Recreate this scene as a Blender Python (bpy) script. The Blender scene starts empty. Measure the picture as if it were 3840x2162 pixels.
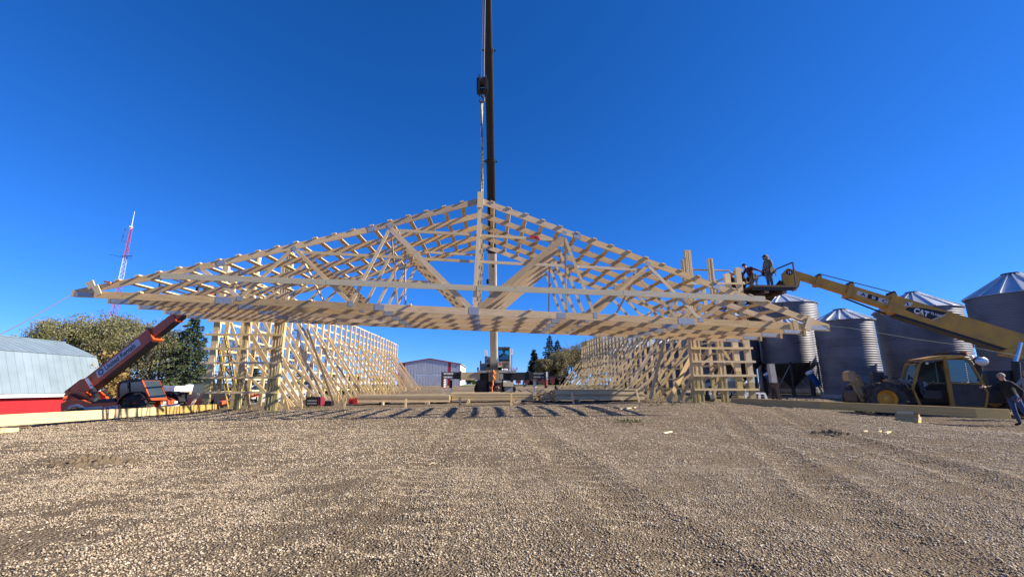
import bpy, bmesh, math, random
import numpy as np
from mathutils import Vector, Matrix

random.seed(7)
np.random.seed(7)
SC = bpy.context.scene
COL = SC.collection
R = math.radians
PI = math.pi

# ------------------------------------------------------------------ camera
F_PX, PITCH, YAW, CZ = 1619.0, R(12.8), R(2.55), 1.0      # focal length in photo pixels (3840 wide), tilt up, turn right, eye height
cam = bpy.data.cameras.new('camera')
cam.sensor_width = 36.0
cam.lens = 36.0 * F_PX / 3840.0
cam.clip_start = 0.05
cam.clip_end = 3000.0
cam_o = bpy.data.objects.new('camera', cam)
COL.objects.link(cam_o)
FW = Vector((math.sin(YAW) * math.cos(PITCH), math.cos(YAW) * math.cos(PITCH), math.sin(PITCH)))
RT = Vector((math.cos(YAW), -math.sin(YAW), 0.0))
UP = RT.cross(FW)
cam_o.matrix_world = Matrix(((RT.x, UP.x, -FW.x, 0), (RT.y, UP.y, -FW.y, 0), (RT.z, UP.z, -FW.z, CZ), (0, 0, 0, 1)))
SC.camera = cam_o
EYE = Vector((0, 0, CZ))

# ------------------------------------------------------------------ sky, sun, exposure
SUN_AZ, SUN_EL = R(99.5), R(31.0)                           # clockwise from +Y
world = bpy.data.worlds.new("World")
SC.world = world
world.use_nodes = True
wn, wl = world.node_tree.nodes, world.node_tree.links
sky = wn.new('ShaderNodeTexSky')
sky.sky_type = 'NISHITA'
sky.sun_disc = False
sky.sun_elevation = SUN_EL
sky.sun_rotation = SUN_AZ
sky.altitude = 2000
sky.air_density = 1.0
sky.dust_density = 0.0
sky.ozone_density = 8.0
# the phone's deep-blue rendering of a clear autumn sky: one tone curve per channel, the same in every direction
sp_c = wn.new('ShaderNodeSeparateColor')
cb_c = wn.new('ShaderNodeCombineColor')
wl.new(sky.outputs[0], sp_c.inputs[0])
SKY_S = 0.0565
for ch, (gain, power) in enumerate(((1.8, 1.49), (1.11, 1.0), (1.74, 0.97))):
    m0 = wn.new('ShaderNodeMath')
    m0.operation = 'MULTIPLY'
    m0.inputs[1].default_value = SKY_S
    m1 = wn.new('ShaderNodeMath')
    m1.operation = 'POWER'
    m1.inputs[1].default_value = power
    m2 = wn.new('ShaderNodeMath')
    m2.operation = 'MULTIPLY'
    m2.inputs[1].default_value = gain / SKY_S
    wl.new(sp_c.outputs[ch], m0.inputs[0])
    wl.new(m0.outputs[0], m1.inputs[0])
    wl.new(m1.outputs[0], m2.inputs[0])
    wl.new(m2.outputs[0], cb_c.inputs[ch])
wl.new(cb_c.outputs[0], wn['Background'].inputs[0])
wn['Background'].inputs[1].default_value = SKY_S
sun_l = bpy.data.lights.new('sun', 'SUN')
sun_l.energy = 5.0
sun_l.angle = R(0.5)
sun_l.color = (1.0, 0.915, 0.775)
sun_o = bpy.data.objects.new('sun', sun_l)
COL.objects.link(sun_o)
SUNV = Vector((math.sin(SUN_AZ) * math.cos(SUN_EL), math.cos(SUN_AZ) * math.cos(SUN_EL), math.sin(SUN_EL)))
sun_o.rotation_euler = SUNV.to_track_quat('Z', 'Y').to_euler()
sun_o.location = (60, -10, 40)
SC.view_settings.view_transform = 'Standard'
SC.view_settings.look = 'None'
SC.view_settings.exposure = 0.97
SC.view_settings.gamma = 1.0
SC.view_settings.use_curve_mapping = False
SC.render.engine = 'CYCLES'
SC.cycles.max_bounces = 5
SC.cycles.diffuse_bounces = 3
SC.cycles.glossy_bounces = 3
SC.cycles.transparent_max_bounces = 8
SC.cycles.use_denoising = True


# ------------------------------------------------------------------ photo pixel -> world
def ray(px, py):
    return FW * F_PX + RT * (px - 1920.0) - UP * (py - 1081.0)


def atY(px, py, y):
    d = ray(px, py)
    return EYE + d * (y / d.y)


def atX(px, py, x):
    d = ray(px, py)
    return EYE + d * (x / d.x)


def atZ(px, py, z):
    d = ray(px, py)
    return EYE + d * ((z - CZ) / d.z)


def onplane(px, py, p0, n):
    d = ray(px, py)
    return EYE + d * ((p0 - EYE).dot(n) / d.dot(n))


def sstep(a, b, x):
    t = np.clip((x - a) / (b - a), 0, 1)
    return t * t * (3 - 2 * t)


def ground_z(x, y):
    x = np.asarray(x, float)
    y = np.asarray(y, float)
    z = 0.017 * np.clip(x + 9.0, 0, 17.5) * sstep(9, 18, y) * (1 - sstep(26, 40, y))
    z = z - 0.30 * sstep(9.8, 15.5, x) * sstep(6, 14, y) * (1 - sstep(24, 40, y)) - 0.10 * sstep(11, 15, x)
    z = z - 0.75 * sstep(12.8, 17.5, -x) * sstep(13.5, 19, y) * (1 - sstep(45, 70, y))
    z = z - 1.0 * sstep(19.5, 24, -x) * (1 - sstep(45, 70, y))
    far = np.clip(y - 22, 0, 78)
    z = z + far * 0.0192
    return z


def gz(x, y):
    return float(ground_z(x, y))


# ------------------------------------------------------------------ mesh builder
class MB:
    def __init__(self):
        self.v, self.f, self.uv, self.mi = [], [], [], []

    def quad_faces(self, idx, faces, uvs=None, m=0):
        for i, f in enumerate(faces):
            self.f.append([idx + k for k in f])
            self.uv.append(uvs[i] if uvs else [(0, 0)] * len(f))
            self.mi.append(m)

    def bar(self, p, q, w, h, side=(0, 0, 1), m=0, w2=None, h2=None, cut=None):
        """a timber from p to q; h is measured along `side` (made square to the axis), w across it"""
        p, q = Vector(p), Vector(q)
        a = q - p
        L = a.length
        a.normalize()
        s = Vector(side)
        s = s - a * s.dot(a)
        if s.length < 1e-5:
            s = Vector((1, 0, 0)) - a * a.x
            if s.length < 1e-5:
                s = Vector((0, 1, 0)) - a * a.y
        s.normalize()
        t = a.cross(s)
        n = len(self.v)
        for e, (c, ww, hh) in enumerate(((p, w, h), (q, w2 or w, h2 or h))):
            for i, j in ((-1, -1), (1, -1), (1, 1), (-1, 1)):
                x = c + t * (i * ww / 2) + s * (j * hh / 2)
                if cut and e == 0 and cut[0]:
                    x = x + a * (cut[0] * j)
                if cut and e == 1 and cut[1]:
                    x = x + a * (cut[1] * j)
                self.v.append(x)
        o = random.random() * 9
        fs, us = [], []
        for k in range(4):
            k2 = (k + 1) % 4
            d = h if k % 2 else w
            fs.append([k, k2, 4 + k2, 4 + k])
            b = o + k * 0.37
            us.append([(o, b), (o, b + d), (o + L, b + d), (o + L, b)])
        fs += [[3, 2, 1, 0], [4, 5, 6, 7]]
        us += [[(o, o), (o + .01, o), (o + .01, o + h), (o, o + h)]] * 2
        self.quad_faces(n, fs, us, m)
        return self

    def box(self, lo, hi, m=0):
        lo, hi = Vector(lo), Vector(hi)
        c = (lo + hi) / 2
        d = hi - lo
        k = max(range(3), key=lambda i: d[i])
        e = Vector((0, 0, 0))
        e[k] = d[k] / 2
        if k == 2:
            return self.bar(c - e, c + e, d[1], d[0], (1, 0, 0), m)
        return self.bar(c - e, c + e, d[0] + d[1] - d[k], d[2], (0, 0, 1), m)

    def tube(self, p, q, r1, r2=None, n=8, m=0, caps=True):
        r2 = r1 if r2 is None else r2
        p, q = Vector(p), Vector(q)
        a = (q - p).normalized()
        s = a.orthogonal().normalized()
        t = a.cross(s)
        b = len(self.v)
        for c, r in ((p, r1), (q, r2)):
            for i in range(n):
                g = 2 * PI * i / n
                self.v.append(c + s * (math.cos(g) * r) + t * (math.sin(g) * r))
        self.quad_faces(b, [[i, (i + 1) % n, n + (i + 1) % n, n + i] for i in range(n)], None, m)
        if caps and n > 2:
            self.quad_faces(b, [list(range(n))[::-1], list(range(n, 2 * n))], None, m)
        return self

    def path(self, pts, r, n=6, m=0):
        pts = [Vector(p) for p in pts]
        b = len(self.v)
        rs = r if isinstance(r, (list, tuple)) else [r] * len(pts)
        s = None
        for i, p in enumerate(pts):
            a = (pts[min(i + 1, len(pts) - 1)] - pts[max(i - 1, 0)]).normalized()
            s = a.orthogonal().normalized() if s is None else (s - a * s.dot(a)).normalized()
            t = a.cross(s)
            for k in range(n):
                g = 2 * PI * k / n
                self.v.append(p + s * (math.cos(g) * rs[i]) + t * (math.sin(g) * rs[i]))
        for i in range(len(pts) - 1):
            self.quad_faces(b + i * n, [[k, (k + 1) % n, n + (k + 1) % n, n + k] for k in range(n)], None, m)
        self.quad_faces(b, [list(range(n))[::-1], [(len(pts) - 1) * n + k for k in range(n)]], None, m)
        return self

    def prism(self, poly, d, m=0):
        """closed polygon (3-D points) pushed along vector d"""
        poly = [Vector(p) for p in poly]
        d = Vector(d)
        b, n = len(self.v), len(poly)
        self.v += poly + [p + d for p in poly]
        self.quad_faces(b, [list(range(n))[::-1], list(range(n, 2 * n))] + [[i, (i + 1) % n, n + (i + 1) % n, n + i] for i in range(n)], None, m)
        return self

    def lathe(self, prof, n=24, m=0, c=(0, 0, 0), axis='z', a0=0.0, a1=2 * PI):
        c = Vector(c)
        full = abs(a1 - a0 - 2 * PI) < 1e-6
        k = n if full else n + 1
        b = len(self.v)
        for r, z in prof:
            for i in range(k):
                g = a0 + (a1 - a0) * i / n
                x, y = r * math.cos(g), r * math.sin(g)
                self.v.append(c + (Vector((x, y, z)) if axis == 'z' else Vector((z, x, y)) if axis == 'x' else Vector((x, z, y))))
        fs = []
        for j in range(len(prof) - 1):
            for i in range(n):
                i2 = (i + 1) % k
                fs.append([j * k + i, j * k + i2, (j + 1) * k + i2, (j + 1) * k + i])
        self.quad_faces(b, fs, None, m)
        return self

    def poly(self, pts, m=0):
        b = len(self.v)
        self.v += [Vector(p) for p in pts]
        self.quad_faces(b, [list(range(len(pts)))], None, m)
        return self

    def ball(self, c, r, n=10, m=0, sx=1, sy=1, sz=1):
        pr = [(max(1e-4, math.sin(PI * i / (n // 2 + 1)) * r), -math.cos(PI * i / (n // 2 + 1)) * r) for i in range(n // 2 + 2)]
        b = len(self.v)
        self.lathe(pr, n, m)
        for i in range(b, len(self.v)):
            x = self.v[i]
            self.v[i] = Vector((x.x * sx, x.y * sy, x.z * sz)) + Vector(c)
        return self

    def xf(self, M):
        self.v = [M @ Vector(x) for x in self.v]
        return self

    def add(self, o):
        b = len(self.v)
        self.v += o.v
        self.f += [[b + k for k in f] for f in o.f]
        self.uv += o.uv
        self.mi += o.mi
        return self


WM = {}                                                       # world matrices of things, by object name


def set_props(o, label=None, cat=None, group=None, kind=None):
    for k, x in (('label', label), ('category', cat), ('group', group), ('kind', kind)):
        if x:
            o[k] = x
    return o


def thing(name, label, cat, loc=(0, 0, 0), rotz=0.0, group=None, M=None, parent=None):
    o = bpy.data.objects.new(name, None)
    COL.objects.link(o)
    M = M if M is not None else Matrix.Translation(Vector(loc)) @ Matrix.Rotation(rotz, 4, 'Z')
    o.matrix_world = M
    o.empty_display_size = 0.2
    WM[o.name] = M.copy()
    return set_props(o, label, cat, group, 'thing')


def sub_empty(name, parent):
    o = bpy.data.objects.new(name, None)
    COL.objects.link(o)
    o.parent = parent
    WM[o.name] = WM[parent.name].copy()
    return o


def build(name, mb, mat, parent=None, world=False, smooth=False, label=None, cat=None, group=None, kind=None):
    """link the builder's shape as ONE mesh object; parent: coordinates are the parent's own unless world=True"""
    me = bpy.data.meshes.new(name)
    vs = mb.v
    if parent is not None and world:
        I = WM[parent.name].inverted()
        vs = [I @ Vector(x) for x in vs]
    M = Matrix.Identity(4)
    if parent is None:
        lo = Vector((min(x[0] for x in vs), min(x[1] for x in vs), min(x[2] for x in vs)))
        hi = Vector((max(x[0] for x in vs), max(x[1] for x in vs), 0))
        b = Vector(((lo.x + hi.x) / 2, (lo.y + hi.y) / 2, lo.z))
        M = Matrix.Translation(b)
        vs = [Vector(x) - b for x in vs]
    me.from_pydata([tuple(x) for x in vs], [], mb.f)
    uvl = me.uv_layers.new(name='UVMap')
    flat = [c for u in mb.uv for xy in u for c in xy]
    uvl.data.foreach_set('uv', flat)
    mats = mat if isinstance(mat, (list, tuple)) else [mat]
    for m in mats:
        me.materials.append(m)
    if len(mats) > 1:
        me.polygons.foreach_set('material_index', mb.mi)
    if smooth:
        me.polygons.foreach_set('use_smooth', [True] * len(me.polygons))
    me.update()
    o = bpy.data.objects.new(name, me)
    COL.objects.link(o)
    if parent is not None:
        o.parent = parent
        WM[o.name] = WM[parent.name].copy()
    else:
        o.matrix_world = M
        WM[o.name] = M.copy()
    return set_props(o, label, cat, group, kind or ('thing' if cat else None))


# ------------------------------------------------------------------ materials
def new_mat(name):
    m = bpy.data.materials.new(name)
    m.use_nodes = True
    nt = m.node_tree
    return m, nt.nodes, nt.links, nt.nodes['Principled BSDF']


def N(nodes, kind, **kw):
    n = nodes.new(kind)
    for k, v in kw.items():
        setattr(n, k, v)
    return n


def ramp(nodes, stops):
    r = nodes.new('ShaderNodeValToRGB')
    e = r.color_ramp.elements
    while len(e) < len(stops):
        e.new(0.5)
    for i, (p, c) in enumerate(stops):
        e[i].position = p
        e[i].color = (*c, 1) if len(c) == 3 else c
    return r


def paint(name, col, rough=0.5, metal=0.0, var=0.12, scale=3.0, bump=0.0, bscale=40.0, dirt=None, spec=0.5, vary=0.0):
    m, nd, ln, b = new_mat(name)
    tc = N(nd, 'ShaderNodeTexCoord')
    nz = N(nd, 'ShaderNodeTexNoise')
    nz.inputs['Scale'].default_value = scale
    nz.inputs['Detail'].default_value = 6
    ln.new(tc.outputs['Object'], nz.inputs['Vector'])
    d = dirt if dirt else tuple(c * (1 - var * 1.6) for c in col)
    rp = ramp(nd, [(0.32, d), (0.62, col)])
    ln.new(nz.outputs['Fac'], rp.inputs['Fac'])
    out = rp.outputs['Color']
    if vary:
        oi = N(nd, 'ShaderNodeObjectInfo')
        mr = N(nd, 'ShaderNodeMapRange')
        mr.inputs['To Min'].default_value = 1 - vary
        mr.inputs['To Max'].default_value = 1 + vary
        ln.new(oi.outputs['Random'], mr.inputs['Value'])
        h = N(nd, 'ShaderNodeHueSaturation')
        ln.new(mr.outputs[0], h.inputs['Value'])
        ln.new(out, h.inputs['Color'])
        out = h.outputs[0]
    ln.new(out, b.inputs['Base Color'])
    b.inputs['Roughness'].default_value = rough
    b.inputs['Metallic'].default_value = metal
    b.inputs['Specular IOR Level'].default_value = spec
    if bump:
        n2 = N(nd, 'ShaderNodeTexNoise')
        n2.inputs['Scale'].default_value = bscale
        ln.new(tc.outputs['Object'], n2.inputs['Vector'])
        bp = N(nd, 'ShaderNodeBump')
        bp.inputs['Strength'].default_value = bump
        bp.inputs['Distance'].default_value = 0.02
        ln.new(n2.outputs['Fac'], bp.inputs['Height'])
        ln.new(bp.outputs[0], b.inputs['Normal'])
    return m


def wood(name, light, dark, treated=None, vary=0.16, zcut=(1.3, 1.8), knots=True):
    m, nd, ln, b = new_mat(name)
    uv = N(nd, 'ShaderNodeUVMap')
    mp = N(nd, 'ShaderNodeMapping')
    mp.inputs['Scale'].default_value = (1.2, 26, 1)
    ln.new(uv.outputs[0], mp.inputs['Vector'])
    nz = N(nd, 'ShaderNodeTexNoise')
    nz.inputs['Scale'].default_value = 1.6
    nz.inputs['Detail'].default_value = 5
    nz.inputs['Distortion'].default_value = 0.6
    ln.new(mp.outputs[0], nz.inputs['Vector'])
    rp = ramp(nd, [(0.28, dark), (0.5, tuple((a + c) / 2 for a, c in zip(light, dark))), (0.68, light)])
    ln.new(nz.outputs['Fac'], rp.inputs['Fac'])
    col = rp.outputs['Color']
    if knots:
        m2 = N(nd, 'ShaderNodeMapping')
        m2.inputs['Scale'].default_value = (1.7, 7.5, 1)
        ln.new(uv.outputs[0], m2.inputs['Vector'])
        vo = N(nd, 'ShaderNodeTexVoronoi')
        vo.inputs['Scale'].default_value = 1.5
        ln.new(m2.outputs[0], vo.inputs['Vector'])
        kr = ramp(nd, [(0.05, (1, 1, 1)), (0.12, (0, 0, 0))])
        ln.new(vo.outputs['Distance'], kr.inputs['Fac'])
        mx = N(nd, 'ShaderNodeMix', data_type='RGBA')
        mx.inputs['B'].default_value = (dark[0] * 0.38, dark[1] * 0.3, dark[2] * 0.25, 1)
        ln.new(kr.outputs['Color'], mx.inputs['Factor'])
        ln.new(col, mx.inputs['A'])
        col = mx.outputs['Result']
    oi = N(nd, 'ShaderNodeObjectInfo')
    if treated:
        tc = N(nd, 'ShaderNodeTexCoord')
        sx = N(nd, 'ShaderNodeSeparateXYZ')
        ln.new(tc.outputs['Object'], sx.inputs[0])
        ad = N(nd, 'ShaderNodeMath', operation='MULTIPLY_ADD')
        ad.inputs[1].default_value = -0.9
        ln.new(oi.outputs['Random'], ad.inputs[0])
        ln.new(sx.outputs['Z'], ad.inputs[2])
        mr = N(nd, 'ShaderNodeMapRange')
        mr.inputs['From Min'].default_value = zcut[0]
        mr.inputs['From Max'].default_value = zcut[0] + 0.03
        mr.inputs['To Min'].default_value = 1
        mr.inputs['To Max'].default_value = 0
        ln.new(ad.outputs[0], mr.inputs['Value'])
        mt = N(nd, 'ShaderNodeMix', data_type='RGBA', blend_type='MULTIPLY')
        mt.inputs['B'].default_value = (*treated, 1)
        ln.new(mr.outputs[0], mt.inputs['Factor'])
        ln.new(col, mt.inputs['A'])
        col = mt.outputs['Result']
    mr = N(nd, 'ShaderNodeMapRange')
    mr.inputs['To Min'].default_value = 1 - vary
    mr.inputs['To Max'].default_value = 1 + vary * 0.7
    ln.new(oi.outputs['Random'], mr.inputs['Value'])
    h = N(nd, 'ShaderNodeHueSaturation')
    ln.new(mr.outputs[0], h.inputs['Value'])
    m3 = N(nd, 'ShaderNodeMath', operation='PINGPONG')
    m3.inputs[1].default_value = 0.5
    ml = N(nd, 'ShaderNodeMath', operation='MULTIPLY')
    ml.inputs[1].default_value = 7.0
    ln.new(oi.outputs['Random'], ml.inputs[0])
    ln.new(ml.outputs[0], m3.inputs[0])
    mr2 = N(nd, 'ShaderNodeMapRange')
    mr2.inputs['From Max'].default_value = 0.5
    mr2.inputs['To Min'].default_value = 0.82
    mr2.inputs['To Max'].default_value = 1.12
    ln.new(m3.outputs[0], mr2.inputs['Value'])
    ln.new(mr2.outputs[0], h.inputs['Saturation'])
    ln.new(col, h.inputs['Color'])
    ln.new(h.outputs[0], b.inputs['Base Color'])
    b.inputs['Roughness'].default_value = 0.75
    b.inputs['Specular IOR Level'].default_value = 0.25
    bp = N(nd, 'ShaderNodeBump')
    bp.inputs['Strength'].default_value = 0.15
    bp.inputs['Distance'].default_value = 0.01
    ln.new(nz.outputs['Fac'], bp.inputs['Height'])
    ln.new(bp.outputs[0], b.inputs['Normal'])
    return m


W_TRUSS = wood('truss_timber', (0.73, 0.535, 0.30), (0.50, 0.325, 0.16), vary=0.24)
W_PALE = wood('pale_timber', (0.77, 0.61, 0.37), (0.60, 0.43, 0.23))
W_GREY = wood('grey_board', (0.60, 0.53, 0.37), (0.47, 0.40, 0.26), vary=0.06)
W_POST = wood('post_timber', (0.78, 0.605, 0.34), (0.61, 0.43, 0.205), treated=(0.62, 0.66, 0.50), vary=0.2, zcut=(0.9, 1))
W_GIRT = wood('girt_timber', (0.80, 0.635, 0.36), (0.65, 0.475, 0.235), vary=0.14)
W_BRACE = wood('brace_timber', (0.75, 0.565, 0.30), (0.56, 0.375, 0.175), vary=0.2)
W_BEAM = wood('shaded_treated_beam', (0.56, 0.395, 0.15), (0.40, 0.265, 0.09), vary=0.1)  # browned for shade; also stands in for the truss shade on the left beam
W_BEAM2 = wood('yellow_beam', (0.78, 0.56, 0.22), (0.68, 0.46, 0.16), vary=0.06)
W_STACK = wood('stack_timber', (0.77, 0.60, 0.355), (0.60, 0.43, 0.22), vary=0.2)
W_OLD = wood('old_plank', (0.30, 0.22, 0.13), (0.17, 0.11, 0.06), vary=0.25)
PLY = wood('plywood', (0.56, 0.33, 0.15), (0.46, 0.25, 0.10), vary=0.05)
M_PLATE = paint('galvanised_plate', (0.42, 0.44, 0.47), 0.45, 0.35, 0.2, 30)
M_ORANGE = paint('orange_paint', (0.66, 0.095, 0.012), 0.40, 0, 0.2, 2.2, dirt=(0.46, 0.075, 0.018))
M_YELLOW = paint('yellow_paint', (0.62, 0.31, 0.02), 0.45, 0, 0.2, 1.8, dirt=(0.40, 0.215, 0.03))
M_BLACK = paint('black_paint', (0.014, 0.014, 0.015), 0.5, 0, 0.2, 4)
M_RUBBER = paint('rubber', (0.022, 0.021, 0.02), 0.85, 0, 0.3, 6, dirt=(0.07, 0.058, 0.045))
M_DARK = paint('dark_steel', (0.035, 0.034, 0.035), 0.6, 0.2, 0.3, 5, dirt=(0.06, 0.045, 0.035))
M_RUST = paint('rusty_steel', (0.075, 0.042, 0.03), 0.8, 0.1, 0.3, 5, dirt=(0.035, 0.024, 0.02))
M_CHROME = paint('chrome_rod', (0.75, 0.76, 0.78), 0.22, 0.9, 0.05)
M_GLASS = paint('tinted_glass', (0.045, 0.06, 0.062), 0.08, 0, 0.1, 1.5, spec=0.9)
M_GREENGLASS = paint('teal_glass', (0.05, 0.20, 0.24), 0.12, 0, 0.25, 1.3, spec=0.9)
M_WHITE = paint('white_paint', (0.78, 0.78, 0.76), 0.5, 0, 0.06, 2)
M_CREAM = paint('cream_paint', (0.62, 0.54, 0.38), 0.45, 0, 0.12, 1.5)
M_CREAMD = paint('shaded_cream_tan', (0.56, 0.44, 0.25), 0.5, 0, 0.15, 1.5)  # darker cream: shade on the crane cab front is put into the colour
M_GREY = paint('grey_paint', (0.30, 0.30, 0.30), 0.6, 0, 0.2, 2)
M_RED = paint('red_paint', (0.55, 0.02, 0.03), 0.6, 0, 0.08, 1.2)
M_REDS = paint('safety_red', (0.55, 0.03, 0.02), 0.5)
M_BARN = paint('barn_red_siding', (0.40, 0.011, 0.018), 0.7, 0, 0.1, 0.8, bump=0.1)
M_ROOFB = paint('barn_roof_steel', (0.24, 0.31, 0.35), 0.55, 0.1, 0.12, 0.7, vary=0.03)
M_SHED = paint('shed_steel', (0.55, 0.56, 0.58), 0.5, 0.1, 0.08, 0.6, vary=0.04)
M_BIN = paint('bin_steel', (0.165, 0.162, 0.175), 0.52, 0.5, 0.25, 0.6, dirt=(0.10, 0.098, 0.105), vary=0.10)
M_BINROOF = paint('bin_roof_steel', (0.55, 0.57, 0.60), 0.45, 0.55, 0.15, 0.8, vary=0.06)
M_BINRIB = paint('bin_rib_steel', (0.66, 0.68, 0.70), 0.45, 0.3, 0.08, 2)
M_BLUE = paint('blue_motor', (0.02, 0.10, 0.32), 0.4)
M_ROPE = paint('grey_rope', (0.33, 0.29, 0.24), 0.9)
M_SLING = paint('sling_webbing', (0.55, 0.46, 0.24), 0.8, 0, 0.5, 9, dirt=(0.09, 0.085, 0.07))
M_DIRT = paint('dug_earth', (0.17, 0.122, 0.07), 0.95, 0, 0.3, 9, bump=0.6, bscale=25)
M_HIVIS = paint('lime_plastic', (0.10, 0.55, 0.08), 0.5)
M_LADDER = paint('yellow_fibreglass', (0.44, 0.30, 0.03), 0.45, 0, 0.08)
M_ALU = paint('aluminium', (0.62, 0.63, 0.65), 0.35, 0.7, 0.08)
M_NAVY = paint('navy_car_paint', (0.012, 0.015, 0.03), 0.2, 0, 0.1, spec=0.7)
M_CARWHITE = paint('white_car_paint', (0.75, 0.76, 0.78), 0.25, 0, 0.04)
M_LAMP = paint('pale_lens', (0.85, 0.80, 0.65), 0.2)
M_SKIN = paint('skin', (0.50, 0.27, 0.19), 0.55, 0, 0.08, 8)
M_DENIM = paint('denim', (0.035, 0.075, 0.19), 0.85, 0, 0.3, 9)
M_BLKCLOTH = paint('black_cloth', (0.014, 0.013, 0.015), 0.9, 0, 0.2, 6)
M_OLIVE = paint('olive_cloth', (0.17, 0.16, 0.11), 0.9, 0, 0.25, 9)
M_GRNPANT = paint('grey_green_cloth', (0.10, 0.12, 0.12), 0.9, 0, 0.25, 7)
M_MAROON = paint('maroon_cloth', (0.085, 0.018, 0.022), 0.9, 0, 0.25, 7)
M_TANPANT = paint('tan_duck_cloth', (0.30, 0.19, 0.10), 0.9, 0, 0.25, 7)
M_LEATHER = paint('dark_leather', (0.035, 0.026, 0.02), 0.6, 0, 0.25, 7)
M_HAIR = paint('grey_blond_hair', (0.42, 0.33, 0.22), 0.8, 0, 0.2, 30)
M_PINKCAP = paint('pale_pink_cap', (0.62, 0.42, 0.38), 0.85)
M_GREYCLOTH = paint('grey_cloth', (0.30, 0.31, 0.33), 0.9, 0, 0.15, 6)
M_EYE = paint('eye_dark', (0.02, 0.015, 0.012), 0.3)
M_BARK = paint('bark', (0.13, 0.105, 0.08), 0.95, 0, 0.35, 5, bump=0.5, bscale=20)
M_TWIG = paint('grey_twig', (0.17, 0.135, 0.10), 0.95, 0, 0.3, 2)
M_BOOMBLK = paint('boom_black', (0.011, 0.0095, 0.009), 0.5, 0, 0.2, 2)
M_PRINTW = paint('white_print', (0.8, 0.8, 0.8), 0.6, 0, 0.03)
M_PRINTB = paint('black_print', (0.012, 0.012, 0.014), 0.6, 0, 0.03)
M_PRINTBL = paint('blue_print', (0.02, 0.06, 0.25), 0.6, 0, 0.03)
M_DECAL = paint('grey_white_decal', (0.60, 0.60, 0.62), 0.5, 0, 0.05)
M_HOSE = paint('orange_strap', (0.85, 0.25, 0.06), 0.8, 0, 0.2, 10)
M_PAD = paint('timber_pad', (0.46, 0.34, 0.20), 0.9, 0, 0.3, 6)


def foliage(name, cols, trans=0.25):
    m, nd, ln, b = new_mat(name)
    at = N(nd, 'ShaderNodeAttribute', attribute_name='tone')
    rp = ramp(nd, [(i / (len(cols) - 1), c) for i, c in enumerate(cols)])
    ln.new(at.outputs['Fac'], rp.inputs['Fac'])
    ln.new(rp.outputs['Color'], b.inputs['Base Color'])
    b.inputs['Roughness'].default_value = 0.7
    b.inputs['Specular IOR Level'].default_value = 0.2
    tr = N(nd, 'ShaderNodeBsdfTranslucent')
    ln.new(rp.outputs['Color'], tr.inputs['Color'])
    mx = N(nd, 'ShaderNodeMixShader')
    mx.inputs[0].default_value = trans
    ln.new(b.outputs[0], mx.inputs[1])
    ln.new(tr.outputs[0], mx.inputs[2])
    ln.new(mx.outputs[0], nd['Material Output'].inputs['Surface'])
    return m


L_OLIVE = foliage('olive_leaves', [(0.13, 0.125, 0.05), (0.21, 0.205, 0.08), (0.29, 0.27, 0.11), (0.28, 0.265, 0.19)])
L_YELLOW = foliage('yellow_leaves', [(0.22, 0.15, 0.05), (0.40, 0.27, 0.08), (0.5, 0.36, 0.14)])
L_SPRUCE = foliage('spruce_needles', [(0.03, 0.045, 0.022), (0.06, 0.085, 0.036), (0.115, 0.135, 0.055)], 0.1)
L_DKSPRUCE = foliage('dark_spruce_needles', [(0.012, 0.022, 0.016), (0.022, 0.036, 0.022), (0.04, 0.055, 0.03)], 0.08)
L_BARE = foliage('sparse_brown_leaves', [(0.14, 0.12, 0.07), (0.23, 0.19, 0.105), (0.32, 0.27, 0.13)])
L_GREEN = foliage('hedge_leaves', [(0.04, 0.06, 0.025), (0.08, 0.10, 0.035), (0.14, 0.14, 0.05)])


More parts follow.
